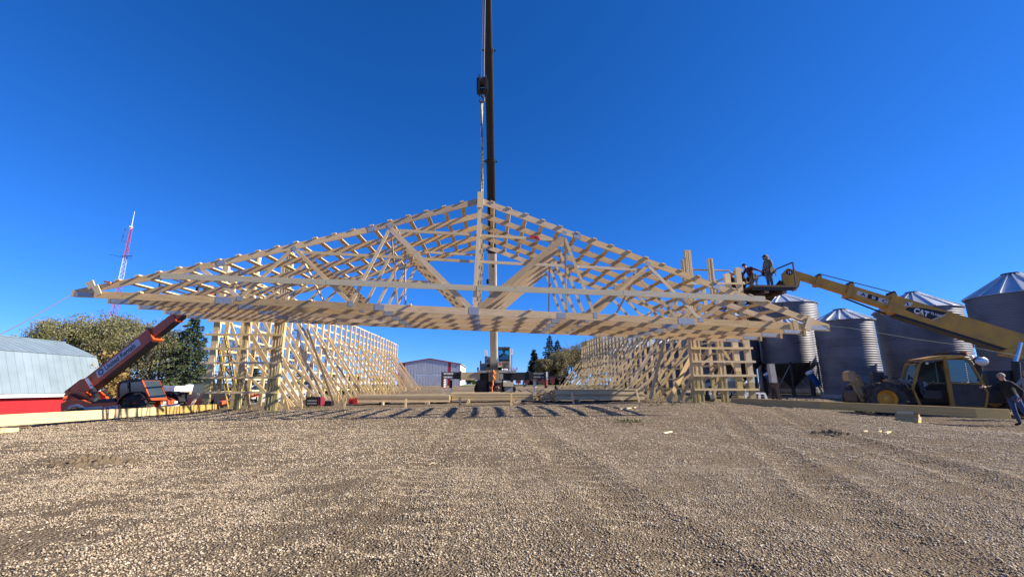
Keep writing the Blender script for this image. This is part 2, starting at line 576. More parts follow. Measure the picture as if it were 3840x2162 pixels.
# ------------------------------------------------------------------ ground
def ground_material():
    m, nd, ln, b = new_mat('gravel_ground')
    tc = N(nd, 'ShaderNodeTexCoord')
    P = tc.outputs['Object']

    def noise(scale, detail=4, rough=0.6):
        n = N(nd, 'ShaderNodeTexNoise')
        n.inputs['Scale'].default_value = scale
        n.inputs['Detail'].default_value = detail
        n.inputs['Roughness'].default_value = rough
        ln.new(P, n.inputs['Vector'])
        return n.outputs['Fac']

    vo = N(nd, 'ShaderNodeTexVoronoi')
    vo.inputs['Scale'].default_value = 55
    ln.new(P, vo.inputs['Vector'])
    sp = N(nd, 'ShaderNodeSeparateColor')
    ln.new(vo.outputs['Color'], sp.inputs[0])
    stone = ramp(nd, [(0.0, (0.10, 0.075, 0.05)), (0.35, (0.27, 0.202, 0.13)), (0.7, (0.39, 0.30, 0.2)), (0.95, (0.56, 0.46, 0.335))])
    ln.new(sp.outputs[0], stone.inputs['Fac'])
    soil = ramp(nd, [(0.25, (0.20, 0.147, 0.092)), (0.6, (0.33, 0.25, 0.162))])
    ln.new(noise(2.2, 9, 0.75), soil.inputs['Fac'])
    mask = ramp(nd, [(0.40, (0.15, 0.15, 0.15)), (0.60, (0.85, 0.85, 0.85))])
    ln.new(noise(0.55, 7, 0.7), mask.inputs['Fac'])
    mx = N(nd, 'ShaderNodeMix', data_type='RGBA')
    ln.new(mask.outputs['Color'], mx.inputs['Factor'])
    ln.new(soil.outputs['Color'], mx.inputs['A'])
    ln.new(stone.outputs['Color'], mx.inputs['B'])
    big = ramp(nd, [(0.3, (0.74, 0.72, 0.69)), (0.7, (1.14, 1.12, 1.08))])
    ln.new(noise(0.16, 5, 0.6), big.inputs['Fac'])
    mu = N(nd, 'ShaderNodeMix', data_type='RGBA', blend_type='MULTIPLY')
    mu.inputs['Factor'].default_value = 1
    ln.new(mx.outputs['Result'], mu.inputs['A'])
    ln.new(big.outputs['Color'], mu.inputs['B'])
    ln.new(mu.outputs['Result'], b.inputs['Base Color'])
    b.inputs['Roughness'].default_value = 0.95
    b.inputs['Specular IOR Level'].default_value = 0.15
    h = N(nd, 'ShaderNodeMath', operation='MULTIPLY_ADD')
    h.inputs[1].default_value = -0.8
    ln.new(vo.outputs['Distance'], h.inputs[0])
    ln.new(noise(9, 8, 0.75), h.inputs[2])
    bp = N(nd, 'ShaderNodeBump')
    bp.inputs['Strength'].default_value = 1.0
    bp.inputs['Distance'].default_value = 0.085
    ln.new(h.outputs[0], bp.inputs['Height'])
    ln.new(bp.outputs[0], b.inputs['Normal'])
    return m


M_GROUND = ground_material()


def grid_mesh(name, xs, ys, zf, mat, kind):
    X, Y = np.meshgrid(xs, ys)
    Z = zf(X, Y)
    nx, ny = len(xs), len(ys)
    co = np.stack([X, Y, Z], -1).reshape(-1, 3)
    i = np.arange(nx * ny).reshape(ny, nx)
    f = np.stack([i[:-1, :-1], i[:-1, 1:], i[1:, 1:], i[1:, :-1]], -1).reshape(-1, 4)
    me = bpy.data.meshes.new(name)
    me.from_pydata(co.tolist(), [], f.tolist())
    me.polygons.foreach_set('use_smooth', [True] * len(me.polygons))
    me.materials.append(mat)
    o = bpy.data.objects.new(name, me)
    COL.objects.link(o)
    o['kind'] = kind
    return o


def lump(x, y, seed, scale):
    """cheap smooth pseudo-noise"""
    rs = np.random.RandomState(seed)
    z = 0
    for k in range(6):
        a = rs.rand() * 2 * PI
        fr = (0.6 + rs.rand() * 1.6) / scale
        z = z + np.sin((x * math.cos(a) + y * math.sin(a)) * fr * 2 * PI + rs.rand() * 7)
    return z / 6


def track(x, y, x0, slope, amp):
    """a pair of tyre tracks running away from the camera: two shallow ruts with lug marks"""
    z = 0
    for off in (-0.95, 0.95):
        d = x - (x0 + slope * y + off)
        w = np.exp(-(d / 0.24) ** 2)
        z = z - amp * w * (1 + 0.55 * np.sin(y * 2 * PI / 0.30 + d * 7)) + amp * 0.8 * (np.exp(-((d - 0.36) / 0.10) ** 2) + np.exp(-((d + 0.36) / 0.10) ** 2))
    return z


def streak_z(x, y):
    """tyre-combed ridges fanning out from the gap between the walls"""
    a = np.arctan2(x - 0.2, y + 5.0)
    z = 0
    for fr, ph, am in ((38, .3, 1), (61, 1.7, .8), (97, 4.1, .7), (150, 2.2, .5)):
        z = z + am * np.sin(a * fr + ph + 2.2 * lump(x, y, 31, 3.0))
    m = np.clip(.55 + .8 * lump(x, y, 33, 4.0), 0.05, 1)
    return 0.0062 * z * m * (1 - sstep(13, 17.5, y))


def detail_z(x, y):
    z = ground_z(x, y)
    fade = 1 - sstep(30, 55, np.abs(y))
    z = z + fade * (0.016 * lump(x, y, 3, 2.3) + 0.012 * lump(x, y, 5, 0.8) + 0.007 * lump(x, y, 8, 0.33))
    z = z + streak_z(x, y)
    near = 1 - sstep(16, 21, y)
    z = z + near * (track(x, y, 0.3, -0.03, 0.020) + track(x, y, 2.4, 0.42, 0.024) + track(x, y, -3.4, -0.12, 0.014))
    # loose rim of earth along the toe of the two side walls and in front of the end walls
    rim = np.exp(-((y - 18.3) / 0.7) ** 2) * (np.exp(-((x + 10.2) / 1.9) ** 2) + np.exp(-((x - 10.0) / 1.8) ** 2))
    z = z + rim * 0.05 * (1 + lump(x, y, 12, 0.35))
    return z


gx = np.concatenate([-np.geomspace(900, 24, 28), np.linspace(-22, 22, 330), np.geomspace(24, 900, 28)])
gy = np.concatenate([[-900, -400, -150, -60, -25, -10, -4, 0], np.linspace(1.2, 9, 200), np.linspace(9.1, 30, 190), np.geomspace(31, 900, 42)])
grid_mesh('ground', gx, gy, detail_z, M_GROUND, 'structure')

M_LAWN = paint('lawn_grass', (0.10, 0.125, 0.04), 0.95, 0, 0.3, 0.6, dirt=(0.16, 0.14, 0.06), bump=0.5, bscale=9)
grid_mesh('lawn', np.linspace(-6, 75, 50), np.linspace(78, 150, 40), lambda x, y: ground_z(x, y) + 0.04 + 0.02 * lump(x, y, 4, 3), M_LAWN, 'structure')


def scatter_stones():
    rs = np.random.RandomState(11)
    P = []
    for n, y0, y1, s0, s1 in ((215000, 2.1, 6.0, 0.0038, 0.0105), (150000, 6.0, 11, 0.0062, 0.016), (130000, 11, 20, 0.0085, 0.022)):
        # uniform over the wedge the lens sees
        y = np.sqrt(rs.rand(n) * (y1 ** 2 - y0 ** 2) + y0 ** 2)
        x = (rs.rand(n) * 2 - 1) * 1.42 * y + 0.045 * y
        dens = 0.55 + 0.9 * lump(x, y, 21, 1.9) + 0.6 * lump(x, y, 22, 0.55) + 0.5 * lump(x * 2.2, y * .35, 23, 0.8) + 14 * np.clip(streak_z(x, y), -.03, .03)
        keep = (rs.rand(n) < np.clip(dens + 0.18 + .2 * sstep(6, 14, y), 0.06, 1)) & (np.abs(x - 0.5) < 18)
        x, y = x[keep], y[keep]
        s = s0 + (s1 - s0) * rs.rand(len(x)) ** 2.2
        P.append(np.stack([x, y, s], 1))
    P = np.concatenate(P)
    n = len(P)
    base = np.array([[1, 0, 0], [0, 1, 0], [-1, 0, 0], [0, -1, 0], [0, 0, 1.0], [0, 0, -1]])
    tri = np.array([[0, 1, 4], [1, 2, 4], [2, 3, 4], [3, 0, 4], [1, 0, 5], [2, 1, 5], [3, 2, 5], [0, 3, 5]])
    jit = base[None] * (0.65 + 0.7 * rs.rand(n, 6, 1)) + 0.22 * (rs.rand(n, 6, 3) - 0.5)
    jit *= np.stack([0.8 + rs.rand(n) * 0.6, 0.7 + rs.rand(n) * 0.4, 0.5 + rs.rand(n) * 0.35], 1)[:, None]
    a = rs.rand(n) * 2 * PI
    ca, sa = np.cos(a)[:, None], np.sin(a)[:, None]
    tx = jit[..., 0] * ca - jit[..., 1] * sa
    ty = jit[..., 0] * sa + jit[..., 1] * ca
    co = np.stack([tx, ty, jit[..., 2]], -1) * P[:, 2][:, None, None]
    co[..., 0] += P[:, 0][:, None]
    co[..., 1] += P[:, 1][:, None]
    co[..., 2] += (detail_z(P[:, 0], P[:, 1]) + P[:, 2] * 0.22)[:, None]
    fc = (np.arange(n)[:, None, None] * 6 + tri[None]).reshape(-1, 3)
    me = bpy.data.meshes.new('gravel')
    me.vertices.add(n * 6)
    me.vertices.foreach_set('co', co.reshape(-1).astype(np.float32))
    me.loops.add(len(fc) * 3)
    me.loops.foreach_set('vertex_index', fc.reshape(-1).astype(np.int32))
    me.polygons.add(len(fc))
    me.polygons.foreach_set('loop_start', np.arange(len(fc), dtype=np.int32) * 3)
    me.update()
    me.validate()
    at = me.attributes.new('tone', 'FLOAT', 'POINT')
    at.data.foreach_set('value', np.repeat(rs.rand(n), 6).astype(np.float32))
    m, nd, ln, b = new_mat('pebble')
    an = N(nd, 'ShaderNodeAttribute', attribute_name='tone')
    rp = ramp(nd, [(0, (0.12, 0.095, 0.07)), (0.25, (0.29, 0.215, 0.135)), (0.6, (0.42, 0.32, 0.205)), (0.9, (0.51, 0.41, 0.28)), (1, (0.60, 0.53, 0.40))])
    ln.new(an.outputs['Fac'], rp.inputs['Fac'])
    ln.new(rp.outputs['Color'], b.inputs['Base Color'])
    b.inputs['Roughness'].default_value = 0.85
    me.materials.append(m)
    o = bpy.data.objects.new('gravel', me)
    COL.objects.link(o)
    o['kind'] = 'stuff'


scatter_stones()


# ------------------------------------------------------------------ lettering
def lettering(name, body, size, mat, parent, M, bold=0.0, shear=0.0, depth=0.002, widen=1.0, label=None):
    """flat print: letters in the local xy-plane of M (world), left aligned at its origin"""
    cu = bpy.data.curves.new(name + '_curve', 'FONT')
    cu.body = body
    cu.size = size
    cu.offset = bold
    cu.shear = shear
    cu.extrude = depth
    cu.resolution_u = 3
    tmp = bpy.data.objects.new(name + '_tmp', cu)
    COL.objects.link(tmp)
    dg = bpy.context.evaluated_depsgraph_get()
    me = bpy.data.meshes.new_from_object(tmp.evaluated_get(dg))
    bpy.data.objects.remove(tmp)
    bpy.data.curves.remove(cu)
    me.transform(Matrix.Diagonal((widen, 1, 1, 1)))
    me.transform(WM[parent.name].inverted() @ M)
    me.name = name
    me.materials.clear()
    me.materials.append(mat)
    o = bpy.data.objects.new(name, me)
    COL.objects.link(o)
    o.parent = parent
    WM[o.name] = WM[parent.name].copy()
    return set_props(o, label)


def frame_of(p, xdir, ydir):
    x = Vector(xdir).normalized()
    y = Vector(ydir)
    y = (y - x * y.dot(x)).normalized()
    z = x.cross(y)
    return Matrix(((x.x, y.x, z.x, p[0]), (x.y, y.y, z.y, p[1]), (x.z, y.z, z.z, p[2]), (0, 0, 0, 1)))


# ================================================================== the lifted roof section (five trusses tied by purlins)
K = 0.8215
SP = 1.2195                                                    # truss and post spacing (4 ft)


def rot(yaw, pit, rol):
    cy, sy, cr, sr, cp, sp = math.cos(yaw), math.sin(yaw), math.cos(rol), math.sin(rol), math.cos(pit), math.sin(pit)
    Rz = Matrix(((cy, -sy, 0), (sy, cy, 0), (0, 0, 1)))
    Ry = Matrix(((cr, 0, sr), (0, 1, 0), (-sr, 0, cr)))
    Rx = Matrix(((1, 0, 0), (0, cp, -sp), (0, sp, cp)))
    return (Rz @ Rx @ Ry).to_4x4()


TM = Matrix.Translation((-1.0662 * K, 15.8 * K, (3.8927 - 1.3) * K + CZ)) @ rot(R(0.265), R(1.52), R(2.142))
roof = thing('roof_truss_section', 'pale timber roof section of five trusses and purlins hanging level from the crane', 'roof truss', M=TM)


def k3(x, z, y=0.0):
    return Vector((x * K, y, z * K))


TCL = [(-13.97, .235), (-9.0, 1.62), (-3.7, 3.22), (.33, 4.6)]
TCR = [(.37, 4.6), (4.2, 3.368), (9.6, 1.64), (13.97, .241)]


def tc_z(x):
    pts = TCL + TCR
    for (a, za), (b, zb) in zip(pts[:-1], pts[1:]):
        if a <= x <= b:
            return za + (zb - za) * (x - a) / (b - a)
    return 0.24


WEBS = [(.2, .26, -3.0, 3.18, .2), (-3.02, 3.15, -4.12, .26, .115), (-4.2, .26, -6.45, 2.2, .14), (-6.5, 2.2, -8.08, .26, .115), (-8.18, .26, -9.75, 1.3, .14),
        (.55, .26, 3.65, 3.18, .225), (3.7, 3.15, 4.84, .26, .115), (4.92, .26, 6.92, 2.2, .14), (6.98, 2.2, 8.86, .26, .115), (8.98, .26, 10.35, 1.25, .14)]
BCJ = [-13.95, -8.40, -3.10, 3.62, 8.42, 13.95]
DC = 0.188                                                     # chord depth


def make_truss(k):
    y = k * SP
    yc = y + 0.019
    t = sub_empty('truss', roof)
    for a, b in zip(BCJ[:-1], BCJ[1:]):
        sag = random.uniform(-.004, .004)
        build('bottom_chord', MB().bar(k3(a + .003, .125, yc), k3(b - .003, .125 + sag, yc), .038, .25 * K), W_TRUSS, t)
    for pts, sg in ((TCL, 1), (TCR, -1)):
        for i, ((a, za), (b, zb)) in enumerate(zip(pts[:-1], pts[1:])):
            p, q = k3(a + .002, za, yc), k3(b - .002, zb, yc)
            th = math.atan2(q.z - p.z, q.x - p.x)
            n = Vector((-math.sin(th), 0, math.cos(th)))
            tn = math.tan(th) * DC / 2
            build('top_chord', MB().bar(p - n * (DC / 2), q - n * (DC / 2), .034, DC, n, cut=(tn, tn)), W_TRUSS, t)
    for xa, za, xb, zb, w in WEBS:
        build('web', MB().bar(k3(xa, za, yc), k3(xb, zb, yc), .030, w * K, (0, 1, 0) if False else Vector((-(zb - za), 0, xb - xa)).normalized()), W_PALE if w < .13 else W_TRUSS, t)
    build('king_post', MB().bar(k3(.36, .255, yc), k3(.36, 4.38, yc), .14 * K, .031, (0, 1, 0)), W_PALE, t)

    def plate(x, z, w, h, ang=0.0):
        c = k3(x, z, y - .0025)
        d = Vector((math.cos(ang), 0, math.sin(ang))) * (w * K / 2)
        build('connector_plate', MB().bar(c - d, c + d, .003, h * K, Vector((-math.sin(ang), 0, math.cos(ang)))), M_PLATE, t)
    for a in ((.35, .15, .37, .27), (-4.15, .21, .17, .2), (-8.12, .22, .2, .17), (-8.66, .125, .6, .23), (-3.1, .125, .36, .21), (3.62, .125, .34, .2), (8.36, .125, .62, .23), (4.9, .2, .16, .2), (8.93, .21, .2, .17),
              (-13.5, .11, .66, .16), (13.5, .11, .66, .16), (.36, 4.28, .2, .14)):
        plate(*a)
    for x, sg, w in ((-9.0, 1, .3), (-3.7, 1, .28), (4.2, -1, .28), (9.6, -1, .28)):
        th = math.atan(.315) * sg
        plate(x, tc_z(x) - .118, w, .2, th)
    for x, sg in ((-6.45, 1), (-3.02, 1), (3.68, -1), (6.95, -1), (-9.75, 1), (10.35, -1)):
        plate(x, tc_z(x) - .20, .16, .18, .5 * sg)


for k in range(5):
    make_truss(k)
YE = 4 * SP


def purlin(x, sg):
    th = math.atan(.315) * sg
    n = Vector((-math.sin(th), 0, math.cos(th)))
    c = k3(x, tc_z(x)) + n * 0.0205
    a, b = c + Vector((0, -.035 + random.uniform(-.03, .02), 0)), c + Vector((random.uniform(-.02, .02), YE + .16 + random.uniform(-.05, .08), 0))
    build('purlin', MB().bar(a, b, .132, .038, n), W_PALE, roof)


for i in range(19):
    purlin(-12.47 + i * .674, 1)
    purlin(.83 + i * .672, -1)
for x in (-11.6, -7.4, -5.6, -2.0, 2.45, 5.65, 7.4, 11.7):
    build('chord_tie', MB().bar(k3(x, .276, -.08), k3(x, .276, YE + .1), .089, .038), W_PALE, roof)
for a, b, j in ((-11.0, -5.14, 0), (-5.11, .38, 1), (.41, 5.92, 0), (5.95, 11.46, 1)):
    za, zb = .9 + (a + 11) * .0102, .9 + (b + 11) * .0102
    build('lift_board', MB().bar(k3(a, za + .012 * j, -.026), k3(b, zb - .012 * j, -.026), .038, .212 * K), W_GREY, roof)
for a, b, z, yy in ((-2.85, .1, 3.12, .06), (.2, 3.5, 3.09, .06), (-6.3, -2.05, 2.075, .06), (-2.5, .25, 2.07, .1), (.3, 2.6, 2.066, .1), (2.35, 6.7, 2.06, .06), (-2.9, .2, 3.15, 2 * SP + .06), (-6.2, -2.1, 2.1, 3 * SP + .06), (2.4, 6.5, 2.05, 3 * SP + .06)):
    build('lateral_brace', MB().bar(k3(a, z, yy), k3(b, z - .01, yy), .038, .105 * K), W_PALE, roof)
for a, za, b, zb, y0, y1 in ((-2.97, 3.02, -2.5, .26, .075, .20), (3.70, 3.1, 3.86, .26, .075, .20), (-6.3, 2.1, -6.0, .3, .09, SP * 1.9), (6.6, 2.0, 6.3, .3, .09, SP * 2.0),
                             (-3.0, 3.0, -3.3, .35, SP * 2 + .05, SP * 4 - .05), (3.5, 3.0, 3.9, .35, SP * 2 + .05, SP * 4 - .05)):
    build('sway_brace', MB().bar(k3(a, za, y0), k3(b, zb, y1), .038, .089, (0, 1, 0)), W_TRUSS, roof)
build('peak_board', MB().bar(k3(.36, 4.19, -.027), k3(.355, 4.83, -.027), .225 * K, .038, (0, 1, 0)), W_PALE, roof)
build('peak_board', MB().bar(k3(.36, 4.15, .31), k3(.36, 4.8, .31), .2 * K, .038, (0, 1, 0)), W_PALE, roof)
for x, z, dx, dz, w, y in ((-13.28, .42, .12, .26, .24, -.03), (-13.05, .30, .10, .2, .2, -.055), (13.1, .3, -.1, .30, .22, -.03), (12.55, .2, .02, .24, .2, -.052)):
    build('tail_block', MB().bar(k3(x + dx, z - dz, y), k3(x - dx, z + dz * .6, y), w * K, .038, (0, 1, 0)), W_PALE, roof)
for k in range(1, 5):
    build('tail_block', MB().bar(k3(13.97 + .06, -.04, k * SP + .02), k3(13.97 + .06, .2, k * SP + .02), .085, .09, (0, 1, 0)), W_TRUSS, roof)
    build('tail_block', MB().bar(k3(-13.0 + .2 * k, .268, k * SP + .02), k3(-12.7 + .2 * k, .268, k * SP + .02), .089, .038), W_PALE, roof)
build('red_ribbon', MB().bar(k3(2.35, 3.16, .03), k3(2.62, 3.12, .03), .02, .09).bar(k3(2.6, 3.17, .025), k3(2.72, 3.02, .025), .02, .06), M_REDS, roof)
build('orange_strap_end', MB().bar(k3(-12.9, .60, -.02), k3(-12.65, .56, -.04), .05, .05), M_HOSE, roof)

# ================================================================== the two side walls with their end returns
YW = 18.9


def wall_frame(name, label, sgn, corner_px, tall, girts_px, girt_x, top_girt=None):
    """sgn -1: the wall towards -X. tall: (base px, base py, top px, top py, plies) of the end-wall posts"""
    xc = atY(corner_px[0], 1450, YW).x
    root = thing(name, label, 'wall frame', (xc, YW, 0))
    xs = []
    for bx, by, tx, ty, plies in tall:
        b, tp = atY(bx, by, YW), atY(tx, ty, YW)
        zb = gz(b.x, YW) - .25
        xs.append(b.x)
        if plies == 1:
            build('post', MB().bar((b.x, YW + .13, zb), (b.x, YW + .13, tp.z), .25, .14, (0, 1, 0)), W_POST, root, True)
        else:
            for i in range(plies):
                xx = b.x + (i - (plies - 1) / 2) * .0415
                zz = tp.z + random.uniform(-.03, .02) - (0.45 if (i < plies * .3 and plies > 5) else 0)
                build('ply', MB().bar((xx, YW + .14 + random.uniform(-.014, .014), zb), (xx, YW + .14 + random.uniform(-.012, .012), zz), .0365, .184, (0, 1, 0)), W_POST, root, True)
    zl = []
    xj = xs[0]
    for py in girts_px:
        z = atY(girt_x, py, YW).z
        zl.append(z)
        a, b = xc + sgn * .16 + random.uniform(-.04, .04), xj - sgn * .21
        build('girt', MB().bar((a, YW + .018, z), (b, YW + .018, z + random.uniform(-.01, .01)), .036, .089), W_GIRT, root, True)
    if top_girt:
        p, q = atY(*top_girt[0], YW), atY(*top_girt[1], YW)
        build('girt', MB().bar((p.x, YW + .018, p.z), (q.x, YW + .018, q.z), .036, .092), W_GIRT, root, True)
    n = 30
    topz = 6.2 if sgn < 0 else 6.4
    inner = -sgn
    for i in range(1, n + 1):
        y = YW + SP * i
        zt = topz + random.uniform(-.05, .05)
        build('post', MB().bar((xc + random.uniform(-.015, .015), y, gz(xc, y) - .2), (xc + random.uniform(-.02, .02), y, zt), .175, .115, (0, 1, 0)), W_POST, root, True)
        # raking brace from high on the post to a stake inside the building
        fx = xc + inner * (3.0 + random.uniform(-.18, .18))
        fz = gz(fx, y) + .12
        bz = 4.85 + random.uniform(-.25, .25)
        yy = y + .085
        mid = Vector((xc + inner * 1.3, yy, 0))
        build('brace', MB().bar((xc + inner * .02, yy, bz), (fx, yy + random.uniform(-.1, .1), fz), .038, .13 if i < 9 else .115, (0, 0, 1)), W_BRACE, root, True)
        if (i <= 14 and i % 2) or random.random() < .2:
            bz2 = 2.7 + random.uniform(-.3, .3)
            build('brace', MB().bar((xc + inner * .02, y - .085, bz2), (fx - inner * .25, y - .085 + random.uniform(-.05, .05), fz - .05), .038, .115, (0, 0, 1)), W_BRACE, root, True)
        lean = random.uniform(-.22, .22)
        build('stake', MB().bar((fx + inner * .08, y + .02, fz - .35), (fx + inner * .08 + lean, y + .02 + random.uniform(-.1, .1), fz + random.uniform(.22, .42)), .085, .038, (0, 1, 0)), W_BRACE, root, True)
    # girts of the side wall, on its outer face, in 16-ft boards
    zrow = zl[-1]
    for r in range(10):
        z = zrow + .605 * r
        y0 = YW + .05
        off = SP * (1 if r % 2 else 3)
        yb = y0
        while yb < YW + SP * n + .1:
            ye = min(yb + (off if yb == y0 else SP * 4), YW + SP * n + .25)
            if ye - yb > .3:
                zz = z + gz(xc, (yb + ye) / 2) - gz(xc, YW + 1)
                zz = z + (random.uniform(-.012, .012))
                build('girt', MB().bar((xc + sgn * .11, yb + .01, zz), (xc + sgn * .11, ye - .01, zz), .036, .089), W_GIRT, root, True)
            yb = ye
    return root, xc


wl_root, XL = wall_frame('wall_frame', 'braced timber wall frame nearest the red barn, with a yellow ladder leaning in it', -1, (752, 1524),
                         [(1007, 1540, 1090, 943, 11), (880, 1543, 949, 958, 6), (762, 1526, 837, 990, 1)], [1203, 1254.5, 1307, 1360, 1414.5, 1470], 900)
wr_root, XR = wall_frame('wall_frame', 'braced timber wall frame nearest the grey grain bins, casting long shadows', 1, (2832, 1497),
                         [(2628, 1512, 2569, 936, 11), (2725, 1514, 2667, 967, 5), (2784, 1490, 2729, 1024, 1), (2830, 1497, 2769, 1001, 1)], [1253, 1304, 1355, 1407, 1459.7], 2700, ((2565, 1062), (2795, 1062)))


def wall_extra(root, p, q, w, h, mat=W_BRACE, name='brace', side=(0, 1, 0)):
    build(name, MB().bar(p, q, w, h, side), mat, root, True)


# stray braces in the end returns
wall_extra(wr_root, atY(2714, 1314, YW + .45), atY(2822, 1484, YW + .35), .115, .038)
wall_extra(wr_root, atY(2703, 1366, YW + .5), atY(2676, 1490, YW + .5), .115, .038)
wall_extra(wl_root, atY(946, 1262, YW + .8), atY(1042, 1425, YW + .9), .14, .038)
wall_extra(wl_root, atY(866, 1210, YW + 1.0), atY(925, 1395, YW + .8), .11, .038)
wall_extra(wl_root, atY(787, 1366, YW + .3), atY(818, 1530, YW + .7), .15, .038)
wall_extra(wl_root, atY(903, 1370, YW + .25), atY(938, 1535, YW + .5), .11, .038)
wall_extra(wl_root, atY(745, 1475, YW - .1), atY(712, 1530, YW - .5), .10, .038)
wall_extra(wl_root, atY(1153, 1232, 25), atY(1253, 1515, 25), .12, .05, W_OLD)
wall_extra(wr_root, atY(2490, 1275, 21), atY(2438, 1495, 20.6), .14, .038)
wall_extra(wr_root, atY(2590, 1340, 20), atY(2505, 1505, 19.6), .19, .038)
wall_extra(wr_root, atY(2459, 1420, 21), atY(2507, 1500, 20.8), .13, .045, W_OLD)
wall_extra(wr_root, atY(2180, 1335, 55), atY(2222, 1440, 55), .16, .05, W_BRACE)
build('gusset', MB().box((XR - .04, YW + SP * 27.4, 5.95), (XR + .02, YW + SP * 30, 6.5)), wood('osb_panel', (.60, .44, .06), (.50, .35, .04), vary=.05, knots=False), wr_root, True)
# high header boards on the end posts behind the truss
for py, xa, xb in ((1102, 2560, 2700), (1010, 2568, 2735)):
    wall_extra(wr_root, atY(xa, py, YW + .30), atY(xb, py + 4, YW + .30), .14, .038, W_BRACE, 'girt', (0, 0, 1))


# ================================================================== red barn with a gambrel roof
def barn():
    xw = -33.0
    y1 = 38.5                                                   # far gable end
    y0 = 20.0
    pe = atX(0, 1474, xw)                                       # eave height
    ze = pe.z
    root = thing('barn', 'red barn with pale blue-grey gambrel steel roof and white fascia', 'barn', (xw - 4, (y0 + y1) / 2, -2.2))
    knee = atY(352, 1337, y1)
    ridge = atY(226, 1283, y1)
    bw = 2 * (xw - ridge.x)
    zg = -3.4
    n = 17
    dy = (y1 - y0) / n
    for i in range(n):
        a, b = y0 + i * dy + .003, y0 + (i + 1) * dy - .003
        build('wall_board', MB().prism([(xw, a, zg), (xw, b, zg), (xw, b, ze - .18), (xw, a, ze - .18)], (-.06, 0, 0)), M_BARN, root, True)
    build('wall', MB().box((xw - .2, y0, zg), (xw - .07, y1, ze - .05)), M_BARN, root, True)
    g = [(xw, ze), (knee.x, knee.z), (ridge.x, ridge.z), (2 * ridge.x - knee.x, knee.z), (2 * ridge.x - xw, ze), (2 * ridge.x - xw, zg), (xw, zg)]
    build('gable_wall', MB().prism([(x, y1 - .1, z - .03) for x, z in g], (0, .1, 0)), M_BARN, root, True)
    build('fascia', MB().box((xw, y0, ze - .30), (xw + .36, y1 + .2, ze - .03)), M_WHITE, root, True)
    lowA, lowB = Vector((xw + .42, 0, ze - .03)), Vector((knee.x, 0, knee.z))
    m = 17
    dd = (y1 + .3 - y0) / m
    for i in range(m):
        a, b = y0 + i * dd, y0 + (i + 1) * dd
        for (p, q, lift) in ((lowA, lowB, 0), (lowB + Vector((.05, 0, -.04)), Vector((ridge.x, 0, ridge.z)), .05)):
            nrm = (q - p).cross(Vector((0, 1, 0))).normalized()
            nrm = nrm if nrm.z > 0 else -nrm
            P = [Vector((p.x, a + .0006, p.z)), Vector((p.x, b - .0006, p.z)), Vector((q.x, b - .0006, q.z)), Vector((q.x, a + .0006, q.z))]
            P = [v + nrm * (lift + random.uniform(-.0015, .0015)) for v in P]
            mb = MB().prism(P, -nrm * .03)
            for t in (.02, .5):
                yy = a + (b - a) * t + .03
                mb.bar(Vector((p.x, yy, p.z)) + nrm * (lift + .01), Vector((q.x, yy, q.z)) + nrm * (lift + .01), .03, .006, nrm)
            build('roof_sheet', mb, M_ROOFB, root, True)
    for (p, q) in ((Vector((ridge.x, 0, ridge.z)), Vector((2 * ridge.x - knee.x, 0, knee.z))), (Vector((2 * ridge.x - knee.x, 0, knee.z)), Vector((2 * ridge.x - xw, 0, ze)))):
        build('roof_sheet', MB().prism([(p.x, y0, p.z), (p.x, y1 + .3, p.z), (q.x, y1 + .3, q.z), (q.x, y0, q.z)], (0, 0, -.03)), M_ROOFB, root, True)
    build('ridge_cap', MB().bar((ridge.x, y0, ridge.z + .05), (ridge.x, y1 + .32, ridge.z + .05), .3, .05), M_ROOFB, root, True)


barn()


# ================================================================== grey steel shed at the far end
M_TRIM = paint('dark_red_trim', (0.20, 0.02, 0.04), 0.6)


